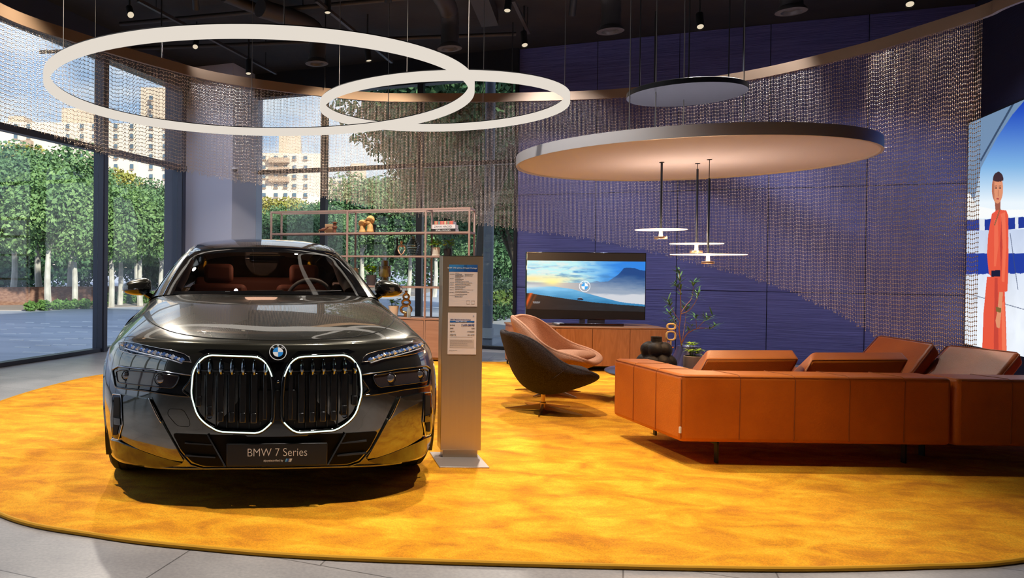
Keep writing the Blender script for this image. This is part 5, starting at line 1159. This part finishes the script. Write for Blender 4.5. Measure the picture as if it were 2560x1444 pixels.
LL = cp((296, 928), (310, 924), (380, 930), (452, 939), (445, 958), (434, 969), (380, 964), (300, 955))
lls = patch('lower_lamp', rnd2(LL, .012, 3), mat('lamp_smoke', (.05, .04, .043), .10, coat=1, metal=.3), .014, .02)
skinline('surround_rim', rnd2(LS, .012, 3), .0055, M_pblk, off=.008, closed=True)
skinline('lens_rim', rnd2(LL, .012, 3), .0035, mat('rim_gloss', (.03, .035, .05), .06, metal=.6, coat=1), off=.016, closed=True)
M_lensc = mat('projector_lens', (.30, .30, .34), .10, metal=.8)
for side, par in zip((-1, 1), lls):
    for px, py, r_ in ((322, 938, .026), (405, 947, .030)):
        x, z = cp((px, py))[0]; h = xz(x, z, .014); h = Vector((h.x * (1 if side < 0 else -1), h.y, h.z))
        MB().ball(h, (r_ * .8, .010, r_ * .8)).build('projector', M_lensc, par, smooth=True); MB().tube([h + Vector((math.cos(a) * r_, -.003, math.sin(a) * r_)) for a in np.linspace(0, 6.283, 24, endpoint=False)], .003, 6, closed=True).build('lens_ring', M_black, par, smooth=True)
# ---- lower face
WD = cp((308, 985), (320, 987), (379, 998), (392, 1022), (412, 1062), (440, 1112), (462, 1150), (400, 1142), (310, 1098), (306, 1060))
patch('corner_panel', rnd2(WD, .010, 3), M_paint, .014, .03)
BL = cp((281, 1096), (300, 1101), (350, 1120), (400, 1138), (460, 1154), (440, 1160), (395, 1164), (330, 1152), (296, 1140), (284, 1118))
patch('corner_blade', rnd2(BL, .010, 3), mat('paint_dark_gloss', (.05, .055, .07), .12, metal=.85, coat=1), .016, .03)
ST = cp((289, 984), (309, 986), (312, 1060), (303, 1096), (287, 1092), (284, 1040))
slot = patch('air_slot', rnd2(ST, .006, 3), M_pblk, .018, .03)
SI = cp((293, 992), (307, 992), (307, 1050), (300, 1084), (291, 1084), (291, 1040))
for s_, o in zip((-1, 1), slot):
    pass
patch('slot_opening', rnd2(SI, .005, 3), M_gapc, .021, .01); patch('slot_sensor', cp((294, 1041), (309, 1044), (310, 1060), (295, 1058)), M_pblk, .027, .01, step=.01)
skinline('slot_trim', rnd2(ST, .006, 3), .0028, M_chrome, off=.018, closed=True)
IN = [(-.545, .388), (-.33, .386), (-.20, .386), (.20, .386), (.33, .386), (.545, .388), (.50, .30), (.44, .235), (.38, .215), (-.38, .215), (-.44, .235), (-.50, .30)]
patch('lower_intake', rnd2(IN, .02, 3), mat('intake_black', (.003, .003, .003), .7, spec=.2), .004, .02, sides=(-1,), step=.03)
for s in (-1, 1):
    MB().tube([(s * .362, .005, .388), (s * .268, -.004, .225)], .008, 6).build('intake_strut', M_pblk, car, smooth=True)
    for z in (.34, .275): MB().tube([(s * .48, .03, z), (s * .32, .012, z - .008)], .007, 6).build('intake_blade', M_slat, car, smooth=True)
skinline('intake_trim', [(-.60, .45), (-.56, .37), (-.51, .29), (-.45, .222), (-.38, .20)], .005, M_paint, off=.004)
skinline('crease_highlight', [(-.668, .565), (-.63, .49), (-.60, .44)], .0028, M_chrome, off=.016)  # chrome line stands in for the bright highlight on the panel crease
skinline('tow_cover_gap', rnd2([(-.565, .515), (-.49, .515), (-.455, .455), (-.455, .425), (-.52, .425), (-.575, .485)], .02, 4), .0014, M_gapc, off=.0005, closed=True, sides=(-1,))
skinline('chin', [(-.70, .185), (-.45, .198), (-.2, .202), (0, .202), (.2, .202), (.45, .198), (.70, .185)], .010, M_paint, off=.0, sides=(-1,))
# ---- plate
plate = MB().box((0, -.032, .289), (.525, .016, .118)).build('number_plate', mat('plate_black', (.012, .012, .013), .35), car, bevel=.005)
text('lettering', 'BMW 7 Series', .060, (0, -.0408, .300), M_letter, plate, sx=.90, thin=.0008); text('lettering', '#joyelectrified by', .0145, (-.020, -.0408, .259), M_letter, plate)
for i, (c_, x) in enumerate((((.1, .45, .85), .040), ((.02, .1, .5), .048), ((.85, .85, .85), .058))): MB().ext([Vector((x + .0, -.0402, .252)), Vector((x + (.007 if i < 2 else .014), -.0402, .252)), Vector((x + (.013 if i < 2 else .020), -.0402, .268)), Vector((x + .006, -.0402, .268))], (0, -.0006, 0)).build('stripe_mark', mat('mark%d' % i, c_, .5), plate)
text('lettering', 'i', .017, (.0655, -.0412, .260), mat('ink_black', (.01, .01, .01), .6), plate)

# ---- glasshouse
GN = [[(0, 1.40, 1.068), (.30, 1.42, 1.066), (.58, 1.49, 1.060), (.745, 1.58, 1.050), (.835, 1.66, 1.030), (.90, 1.74, .955)],
      [(0, 1.64, 1.190), (.29, 1.66, 1.187), (.55, 1.72, 1.176), (.705, 1.80, 1.162), (.785, 1.86, 1.135), (.905, 1.95, .955)],
      [(0, 1.90, 1.312), (.27, 1.915, 1.308), (.51, 1.97, 1.293), (.655, 2.04, 1.276), (.730, 2.09, 1.240), (.91, 2.22, .960)],
      [(0, 2.15, 1.412), (.25, 2.165, 1.408), (.47, 2.21, 1.392), (.60, 2.27, 1.372), (.672, 2.32, 1.330), (.915, 2.52, .965)],
      [(0, 2.55, 1.484), (.25, 2.56, 1.480), (.455, 2.58, 1.462), (.575, 2.61, 1.436), (.648, 2.65, 1.385), (.92, 2.80, .970)],
      [(0, 3.05, 1.518), (.25, 3.05, 1.513), (.455, 3.05, 1.494), (.572, 3.05, 1.462), (.650, 3.07, 1.405), (.92, 3.15, .975)],
      [(0, 3.60, 1.492), (.25, 3.60, 1.487), (.45, 3.6, 1.468), (.562, 3.6, 1.436), (.642, 3.6, 1.378), (.915, 3.6, .98)],
      [(0, 4.10, 1.395), (.25, 4.1, 1.390), (.42, 4.1, 1.372), (.53, 4.1, 1.345), (.62, 4.1, 1.290), (.905, 4.0, .99)],
      [(0, 4.55, 1.215), (.25, 4.55, 1.21), (.43, 4.53, 1.195), (.55, 4.5, 1.170), (.66, 4.48, 1.120), (.88, 4.4, 1.0)],
      [(0, 4.85, 1.085), (.3, 4.85, 1.08), (.5, 4.83, 1.07), (.65, 4.8, 1.055), (.75, 4.8, 1.03), (.87, 4.8, .99)]]
GG = [r[8:] for r in bicat([[Vector((-r[1][0], r[1][1], r[1][2]))] + [Vector(p) for p in r] for r in GN], 8, 8)]      # GG[v][u]
def gsub(u0, u1, v0, v1, mir=True, sgn=1):
    rows = []
    for v in range(int(v0 * 8), int(v1 * 8) + 1):
        r = [GG[v][u] for u in range(int(u0 * 8), int(u1 * 8) + 1)]
        if mir: r = [Vector((-p.x, p.y, p.z)) for p in r[:0:-1]] + r
        else: r = [Vector((p.x * sgn, p.y, p.z)) for p in r]
        rows.append(r)
    return rows
M_ws = glassmat('windscreen_glass', (.84, .80, .76), 1.5, 1.1)
wsg = MB().grid(gsub(0, 2.75, .125, 2.875)).build('windscreen', M_ws, car, smooth=True, thick=.004)
fr = MB(); 
def offs(G, d): return [[p + Vector((0, -d * .5, d)) for p in r] for r in G]
fr.grid(offs(gsub(0, 3, 0, .25), .002)).grid(offs(gsub(0, 3, 2.625, 3), .002))
for s in (1, -1): fr.grid(offs(gsub(2.5, 3, 0, 3, False, s), .002))
fr.build('windscreen_border', M_pblk, wsg, smooth=True)
MB().grid(gsub(0, 3, 3, 7)).build('roof', mat('roof_black', (.012, .012, .013), .03, coat=1), car, smooth=True, ang=180)
MB().grid([[p + Vector((0, -.02, -.035)) for p in r] for r in gsub(0, 3, 6.9, 9)]).build('reflection_blocker', mat('blocker_dark', (.02, .015, .014), .9), car, smooth=True)  # added matte sheet under the rear window, blocks its inner reflections
MB().grid(gsub(0, 3, 7, 9)).build('rear_window', M_pblk, car, smooth=True, ang=180)
for s in (1, -1):
    MB().grid(gsub(3, 4, 0, 9, False, s)).build('roof_pillar', M_paint, car, smooth=True, ang=180)
    MB().grid(gsub(4, 5, 0, 9, False, s)).build('side_window', M_pblk, car, smooth=True, ang=180)
    for u in (3, 4): MB().tube([GG[v][u * 8] * 1.0 if s > 0 else Vector((-GG[v][u * 8].x, GG[v][u * 8].y, GG[v][u * 8].z)) for v in range(0, 70, 2)], .006, 6).build('pillar_trim', M_chrome if u == 3 else M_pblk, car, smooth=True)
MB().grid([[GG[24][u] + Vector((0, -.004, dz)) for u in range(25)] for dz in (-.004, .010)]).grid([[Vector((-GG[24][u].x, GG[24][u].y - .004, GG[24][u].z + dz)) for u in range(25)] for dz in (-.004, .010)]).build('header_trim', M_chrome, car, smooth=True)
MB().tube([Vector((x, 1.43 + .32 * (x / .78) ** 2 * .6, 1.063 - .02 * (x / .78) ** 2)) for x in np.linspace(-.78, .78, 25)], .012, 8).build('cowl', M_blackm, car, smooth=True)
# cabin
_cl = light('cabin_fill_light', 'POINT', CM @ Vector((0, 2.75, 1.34)), None, 2.6, (1, .62, .45), shadow_soft_size=.15)  # added point light that brightens the dark cabin
MB().grid([[p + Vector((0, 0, -.03)) for p in r] for r in gsub(0, 3, 3.1, 7)]).build('headliner', mat('headliner', (.42, .38, .35), .9), car, smooth=True)
MB().box((0, 3.0, .36), (1.75, 3.2, .03)).build('cabin_floor', M_blackm, car)
MB().grid([[Vector((s_ * .86, y, z)) for y in (1.6, 3.9)] for s_ in (-1,) for z in (.36, 1.0)]).grid([[Vector((.86, y, z)) for y in (1.6, 3.9)] for z in (.36, 1.0)]).build('door_card', mat('door_card', (.14, .06, .045), .6), car)
M_int = mat('cabin_brown', (.20, .07, .045), .6); M_dash = mat('dash_dark', (.05, .047, .047), .6); M_head_l = mat('headliner', (.42, .38, .35), .9)
MB().prism([(-.72, 1.62), (.72, 1.62), (.74, 2.05), (-.74, 2.05)], .80, 1.045).ball((.37, 1.95, 1.03), (.22, .12, .06)).build('dashboard', M_dash, car, smooth=True)
MB().box((0, 1.98, 1.052), (1.30, .02, .012)).build('dash_trim', M_chrome, car)
sw_o = MB().tube([Vector((.37 + math.cos(a) * .185, 2.12 - math.sin(a) * .05, .99 + math.sin(a) * .175)) for a in np.linspace(0, 6.283, 40, endpoint=False)], .016, 10, closed=True).box((.37, 2.12, .99), (.16, .04, .10)).box((.37, 2.12, .99), (.34, .02, .03)).build('steering_wheel', mat('wheel_grey', (.16, .15, .15), .5), car, smooth=True)
for s in (-1, 1):
    st = MB().box((s * .38, 2.72, .82), (.50, .16, .58), Matrix.Rotation(-.28, 3, 'X')).box((s * .38, 2.48, .56), (.50, .5, .14)).build('seat', M_int, car, bevel=.05, seg=3)
    MB().box((s * .38, 2.80, 1.20), (.26, .10, .17), Matrix.Rotation(-.15, 3, 'X')).build('headrest', M_int, st, bevel=.04, seg=3)
    MB().tube([(s * .60, 2.36, 1.31), (s * .66, 2.28, 1.18), (s * .70, 2.22, 1.08)], [.03, .05, .04], 10).build('pillar_cover', M_head_l, car, smooth=True)
MB().box((0, 3.45, .85), (1.25, .18, .62)).box((0, 3.2, .55), (1.3, .5, .15)).build('rear_seat', M_int, car, bevel=.05, seg=3)
MB().box((-.0, 2.16, 1.335), (.24, .03, .07)).build('interior_mirror', M_black, car, bevel=.015, seg=3)
MB().prism([(-.16, 2.02), (.16, 2.02), (.12, 2.14), (-.12, 2.14)], 1.330, 1.352).build('sensor_box', M_black, car)
for k in range(4): MB().tube([(-.12 + .008 * k, 2.0 + .028 * k, 1.3535 + .0105 * k), (.12 - .008 * k, 2.0 + .028 * k, 1.3535 + .0105 * k)], .0022, 6).build('sensor_fin', M_brass, car)
lp_ = CI @ D(590, 726, 5.62); MB().ball((lp_.x, lp_.y, lp_.z), .014).build('blue_dot', emis('blue_dot_glow', (.62, .62, 1.0), 30), car, smooth=True)  # small bluish glowing ball behind the windscreen base
for x in (-.30, .12): MB().tube([(x, 1.45, 1.082), (x + .42, 1.50, 1.092)], .006, 6).build('wiper', M_blackm, car)
# ---- door mirrors
for s in (-1, 1):
    c = Vector((s * .985, 1.98, 1.095)); mo = MB(); n, m_ = 28, 16; vs = []
    for i in range(m_ + 1):
        t = math.pi * i / m_
        for k in range(n):
            a = 2 * math.pi * k / n; ca_, sa_ = math.cos(a), math.sin(a)
            x = math.copysign(abs(ca_) ** .8, ca_) * math.sin(t) ** .7; z = math.copysign(abs(sa_) ** .8, sa_) * math.sin(t) ** .7
            X = x * .112; Z = z * (.062 - .014 * x * s) + (.006 if z > 0 else 0) - .008 * x * s; vs.append(c + Vector((X, -.075 * math.cos(t) if t < 1.57 else -.03 * math.cos(t), Z)))
    fs = [(i * n + k, i * n + (k + 1) % n, (i + 1) * n + (k + 1) % n, (i + 1) * n + k) for i in range(m_) for k in range(n)]
    topf = [f for f in fs if sum(vs[i].z for i in f) / 4 > c.z - .012]; botf = [f for f in fs if f not in topf]
    a = MB().add(vs, topf).build('door_mirror', M_paint, car, smooth=True, ang=180); MB().add(vs, botf).build('mirror_underside', M_pblk, a, smooth=True, ang=180)
    MB().tube([c + Vector((-s * .11, -.072 * 0 - .03, -.012)), c + Vector((0, -.078, -.010)), c + Vector((s * .11, -.03, -.022))], .003, 6).build('indicator', M_chrome, a, smooth=True)
    MB().tube([c + Vector((-s * .06, 0, -.045)), c + Vector((-s * .13, .01, -.085)), c + Vector((-s * .19, .03, -.11))], [.022, .026, .03], 8).build('mirror_arm', M_pblk, a, smooth=True)
# ------------------------------------------------------------------ hanging rings, discs, pendants
M_ring = emis('ring_light', (1.0, .91, .80), .70)
def ring_lamp(label, c, r, z, wires):
    t = thing('ring_lamp', label, 'pendant lamp', (c[0], c[1], z), 0, 'glowing ceiling rings'); n = 128
    G = []
    for i in range(n + 1):
        a = 2 * math.pi * i / n; G.append([Vector((math.cos(a) * (r + x), math.sin(a) * (r + x), y)) for x, y in ((-.022, -.05), (.022, -.05), (.022, .03), (-.022, .03), (-.022, -.05))])
    MB().grid(G).build('glowing_ring', M_ring, t, smooth=True)
    G = [[Vector((math.cos(a) * (r + x), math.sin(a) * (r + x), y)) for x, y in ((-.014, .031), (.014, .031), (.014, .04), (-.014, .04), (-.014, .031))] for a in np.linspace(0, 2 * math.pi, n + 1)]
    MB().grid(G).build('top_channel', M_dark, t, smooth=True)
    for px in wires:   # wires at the ring points seen at these picture columns
        px, far = px; best = min((abs(topix((c[0] + math.cos(a) * r, c[1] + math.sin(a) * r, z))[0] - px), a) for a in np.linspace(0 if far else math.pi, math.pi if far else 2 * math.pi, 400))
        a = best[1]; MB().tube([(math.cos(a) * r, math.sin(a) * r, .03), (math.cos(a) * r, math.sin(a) * r, ZC - z - .003)], .0035, 6).build('suspension_wire', M_wire, t)
    return t
k1 = 1.50; ring_lamp('larger glowing white ring hanging over the car', (-.2776 * k1, 4.388 * k1), 1.1869 * k1, CAMH + k1, [(158, 0), (237, 1), (630, 1), (711, 0), (971, 1), (1170, 0)])
k2 = 1.62; ring_lamp('smaller glowing white ring overlapping the larger ring', (.8013 * k2, 4.6195 * k2), .7288 * k2, CAMH + k2, [(848, 0), (1017, 0), (1208, 1), (1411, 0)])
# big acoustic disc
M_felt = mat('blush_felt', (.48, .50, .70), .9, bump=(90, .3, (1, 1, 1))); M_rim = mat('disc_rim', (.42, .42, .45), .45, metal=.3)
kd = 1.02; dc = Vector((3.4074 * kd, 6.91 * kd, CAMH + kd)); dr = 1.4676 * kd
t = thing('acoustic_disc', 'large blush pink round ceiling disc hanging over the lounge', 'ceiling panel', dc)
MB().lathe([(0, .0), (dr - .03, 0)], n=96, cap=False).lathe([(0, .07), (dr - .01, .07)], n=96, cap=False).build('panel', M_felt, t, smooth=True)
MB().lathe([(dr - .03, 0), (dr - .022, -.012), (dr, -.012), (dr, .082), (dr - .02, .082), (dr - .02, .07)], n=128, cap=False).build('rim', M_rim, t, smooth=True)
for px in (1575, 1640, 1710, 1860): 
    p = onplane(Vector((0, dc.y + (.2 if px > 1700 else -.1), 0)), Vector((1, 0, 0)), px, 200) - dc; MB().tube([(p.x, p.y, .07), (p.x, p.y, ZC - dc.z - .003)], .005, 6).build('suspension_wire', M_wire, t)
sd = F(1714, 238, 2.92)
t = thing('canopy_disc', 'small black round canopy hanging above the blush disc', 'ceiling panel', sd)
sr = (F(1857, 236, 2.92) - F(1571, 240, 2.92)).length / 2
MB().lathe([(0, 0), (sr - .015, 0), (sr, .0), (sr, .045), (sr - .01, .05), (0, .05)], n=72, cap=False).build('panel', mat('canopy_black', (.02, .019, .018), .4, metal=.3), t, smooth=True)
for a in (.2, 2.2, 4.3): MB().tube([(math.cos(a) * sr * .9, math.sin(a) * sr * .9, .05), (math.cos(a) * sr * .9, math.sin(a) * sr * .9, ZC - sd.z - .003)], .006, 6).build('suspension_rod', M_blackm, t)
# three disc pendants under the blush disc
M_pg = emis('pendant_glow', (1.0, .66, .38), 3.2); M_pm = mat('pendant_metal', (.55, .35, .25), .3, metal=.9)
def pendant(label, ctop, cl, pxl, pxr, py, pyb, rod):
    top = F(*ctop, dc.z); Y = top.y + rod[1]; a, b = D(pxl, py, Y), D(pxr, py, Y); c = (a + b) / 2; r = (b.x - a.x) / 2; zb = D(cl, pyb, Y).z
    c.x = top.x
    c.x = D(cl, py, Y).x; t = thing('disc_pendant', label, 'pendant lamp', (c.x, Y, c.z), 0, 'disc pendants over the coffee table')
    MB().lathe([(0, .012), (r * .3, .008), (r, .002), (r, -.002), (r * .3, -.006), (.02, -.010), (.02, -.012)], n=64, cap=False).build('lamp_shade', M_pg, t, smooth=True)
    MB().lathe([(.014, -.01), (.018, zb - c.z + .024)], n=20, cap=False).build('neck', M_pg, t, smooth=True)
    MB().lathe([(0, 0), (.055, 0), (.058, .006), (.056, .022), (0, .022)], (0, 0, zb - c.z), n=32, cap=False).build('base', M_pm, t, smooth=True)
    H = dc.z - c.z; MB().tube([(0, 0, .01), (0, 0, H * rod[0])], .010, 10).build('rod', mat('rod_grey', (.05, .06, .08), .35, metal=.8), t, smooth=True)
    MB().tube([(0, 0, H * rod[0]), (0, 0, H - .004)], .0035, 6).lathe([(0, -.006), (.022, -.006), (.022, 0)], (0, 0, H), n=16).build('wire', M_dark, t)
    l = light('pendant_light', 'POINT', (c.x, Y, c.z + .07), None, 9, (1, .62, .34), shadow_soft_size=.05); l2 = light('pendant_light', 'POINT', (c.x, Y, c.z - .12), None, 7, (1, .62, .34), shadow_soft_size=.03)
    return t
pendant('left and highest glowing disc pendant', (1655, 405), 1652, 1592, 1712, 574, 597, (.99, 0))
pendant('middle glowing disc pendant hanging just below the left one', (1745, 408), 1741, 1681, 1803, 609, 632, (.93, 0))
pendant('lowest and widest glowing disc pendant', (1776, 398), 1770, 1686, 1858, 636, 659, (.8, 0))

# ------------------------------------------------------------------ ceiling services
M_duct = mat('duct_dark', (.030, .025, .022), .55)
def spot(loc, tgt, e, color=(1, .86, .68), size=R(70), blend=.6, rad=.05): return light('spot_beam', 'SPOT', loc, tgt, e, color, spot_size=size, spot_blend=blend, shadow_soft_size=rad)
M_lens = emis('spot_lens', (1, .85, .62), .7)
def spotlamp(label, p, tgt, e=0, L=.24, color=(1, .86, .68), size=R(60), rad=.05, blend=.6):
    p = Vector(p); d = (Vector(tgt) - p).normalized(); t = thing('ceiling_spotlight', label, 'spotlight', p, 0, 'cylindrical ceiling spotlights')
    rot = d.to_track_quat('-Z', 'Y').to_matrix()
    mb = MB(); n = 20; v = [rot @ Vector((math.cos(a) * .042, math.sin(a) * .042, z)) for z in (0, L) for a in np.linspace(0, 2 * math.pi, n, endpoint=False)]
    mb.add(v, [(i, (i + 1) % n, n + (i + 1) % n, n + i) for i in range(n)] + [tuple(range(2 * n - 1, n - 1, -1))]); mb.build('housing', M_blackm, t, smooth=True)
    v = [rot @ Vector((math.cos(a) * .036, math.sin(a) * .036, .012)) for a in np.linspace(0, 2 * math.pi, n, endpoint=False)]; MB().add(v, [tuple(range(n))[::-1]]).build('lens', M_lens, t)
    q = rot @ Vector((0, 0, L * .8)); MB().tube([q, (q.x, q.y, ZC - p.z)], .012, 8).build('stem', M_blackm, t)
    if e: spot(p + d * .03, tgt, e, color, size, blend, rad)
    return t
VS_ = [(327, 38, 4.15, 'tilted spotlight at upper left with a bright lens'), (488, 118, 4.35, 'spotlight hanging above the larger ring, left one'), (621, 185, 4.1, 'spotlight at the right end of the left track'), (922, 153, 4.1, 'spotlight above the middle of the back window'),
       (1268, 28, 4.35, 'spotlight high over the smaller ring'), (1312, 114, 4.2, 'spotlight at the top left corner of the navy wall'), (1751, 68, 4.2, 'spotlight above the small black canopy'), (2275, 12, 4.15, 'spotlight cut by the top edge at right'), (318, 12, 4.4, 'spotlight behind the tilted one at upper left')]
TG = [(-.6, 4.4, .9), (-1.6, 7, .5), (-.8, 9.5, 0), (1.2, 9.6, 0), (1.5, 7.5, 0), (2.5, 7.6, .3), (3.6, 6.5, .3), (4.6, 5.6, .3), (-1., 5, .5)]
EN = [480, 260, 160, 160, 380, 300, 420, 160, 0]
for (px, py, z, lb), tg, e in zip(VS_[:8], TG, EN):
    p = F(px, py, z); spotlamp(lb, p, tg, e, color=(1, .91, .80), size=R(75))
def rail(label, a, b):
    a, b = Vector(a), Vector(b); t = thing('spot_track', label, 'lighting track', a); d = b - a; MB().tube([(0, 0, 0), d], .028, 4).build('channel', mat('track_black', (.035, .030, .03), .4), t)
    for f in (.1, .9): q = d * f; MB().tube([q, (q.x, q.y, ZC - a.z)], .006, 6).build('hanger', M_blackm, t)
rail('dark lighting track over the left window bays', F(345, 0, 4.5), F(690, 183, 4.5)); rail('dark lighting track crossing above the two rings', F(790, 0, 4.45), F(980, 155, 4.45)); rail('short dark lighting track above the navy wall edge', F(1283, 0, 4.45), F(1322, 82, 4.45))
def duct(label, pts, r, grille):
    t = thing('air_duct', label, 'duct', pts[0]); o = Vector(pts[0]); c = catmull([Vector(p) - o for p in pts], 8)
    rr = [r * (1 + .03 * (i % 2)) for i in range(len(c))]; MB().tube(c, rr, 20).build('hose', M_duct, t, smooth=True)
    e = c[-1]; MB().lathe([(r * .95, .02), (r * 1.35, -.03), (r * 1.4, -.05), (r * .9, -.055), (r * .7, -.02), (r * .6, -.03), (0, -.035)], e, n=28, cap=False).build('diffuser', mat('diffuser', (.05, .045, .042), .5), t, smooth=True)
for lb, a, b, c, z in [('round air duct above the ring crossing', (1085, -40), (1130, 60), (1124, 112), 4.1), ('round air duct with diffuser above the back mullion', (650, 20), (770, 70), (792, 150), 4.05), ('round air duct above the navy wall', (1440, -60), (1520, -10), (1526, 68), 4.15), ('round air duct diffuser at the upper right', (1900, -80), (1970, -40), (1978, 18), 4.15)]:
    e = F(*c, z); duct(lb, [F(*a, z + .44), F(*a, z + .44).lerp(Vector((e.x, e.y, z + .43)), .8), (e.x, e.y, z + .30), (e.x, e.y, z)], .11, 1)
t = thing('sheet_duct', 'rectangular dark duct running above the air hose', 'duct', F(1190, -20, 4.55)); d_ = F(1225, 66, 4.55) - F(1190, -20, 4.55); n_ = Vector((d_.y, -d_.x, 0)).normalized() * .11
MB().hexa([-n_, n_, n_ + d_, -n_ + d_], [v + Vector((0, 0, .17)) for v in (-n_, n_, n_ + d_, -n_ + d_)]).build('body', M_duct, t)
for i, (a, b) in enumerate([((300, 60), (1290, -30)), ((100, 130), (1290, 85)), ((560, -10), (760, 70))]):
    p, q = F(*a, 4.62), F(*b, 4.62); t = thing('service_pipe', ['long thin service pipe highest on the black ceiling', 'long service pipe just over the window heads', 'thick service pipe above the larger ring'][i], 'pipe', p); MB().tube([(0, 0, 0), q - p], .03 if i < 2 else .07, 10).build('pipe', M_duct, t, smooth=True)
    MB().tube([((q - p) * .5), ((q - p) * .5 + Vector((0, 0, ZC - p.z)))], .006, 6).build('hanger', M_blackm, t)
# security camera on the column
p = onplane(RM(0, cb + .01, 0), W2, 588, 424); t = thing('dome_camera', 'small white dome security camera on the column', 'camera', p); MB().lathe([(0, -.04), (.03, -.035), (.045, -.01), (.05, .0)], n=20, cap=False).build('dome', M_black, t, smooth=True); MB().lathe([(.05, 0), (.068, .005), (.07, .03), (0, .035)], n=24, cap=False).box((0, .03, .015), (.08, .05, .03)).build('housing', M_white, t, smooth=True)

# ------------------------------------------------------------------ added ceiling spots: warm ones brighten rug, lounge, shelf; cool ones the walls
added_spots = [((-2.3, 4.4, 4.4), (-2.1, 4.9, 0), 560, 0), ((.9, 3.3, 4.4), (.8, 3.7, 0), 460, 2), ((2.1, 3.8, 4.4), (1.9, 3.8, 0), 300, 2), ((1.4, 5.8, 4.4), (1.5, 6.3, 0), 520, 0), ((-2.6, 7.2, 4.4), (-2.2, 7.2, 0), 380, 0), ((4.9, 8.2, 4.4), (3.5, 7.2, .4), 420, 0),
         ((3.2, 9.3, 4.4), (3.5, 11.6, .6), 300, 1), ((5.2, 8.4, 4.4), (5.5, 10.9, .5), 250, 1), ((7.0, 7.6, 4.4), (7.3, 10.1, .6), 170, 1), ((.9, 8.9, 4.4), (.8, 11.0, 1.3), 620, 0), ((.2, 9.3, 4.4), (.1, 8.4, 0), 260, 0), ((-1.4, 9.2, 4.4), (-1.6, 12.4, 1.6), 220, 1)]
for i, (p, tg, e, cool) in enumerate(added_spots):
    spotlamp('added ceiling spotlight that brightens the room', p, tg, e, color=(.72, .80, 1) if cool == 1 else (1, .91, .80), size=R((85, 78, 60)[cool]))
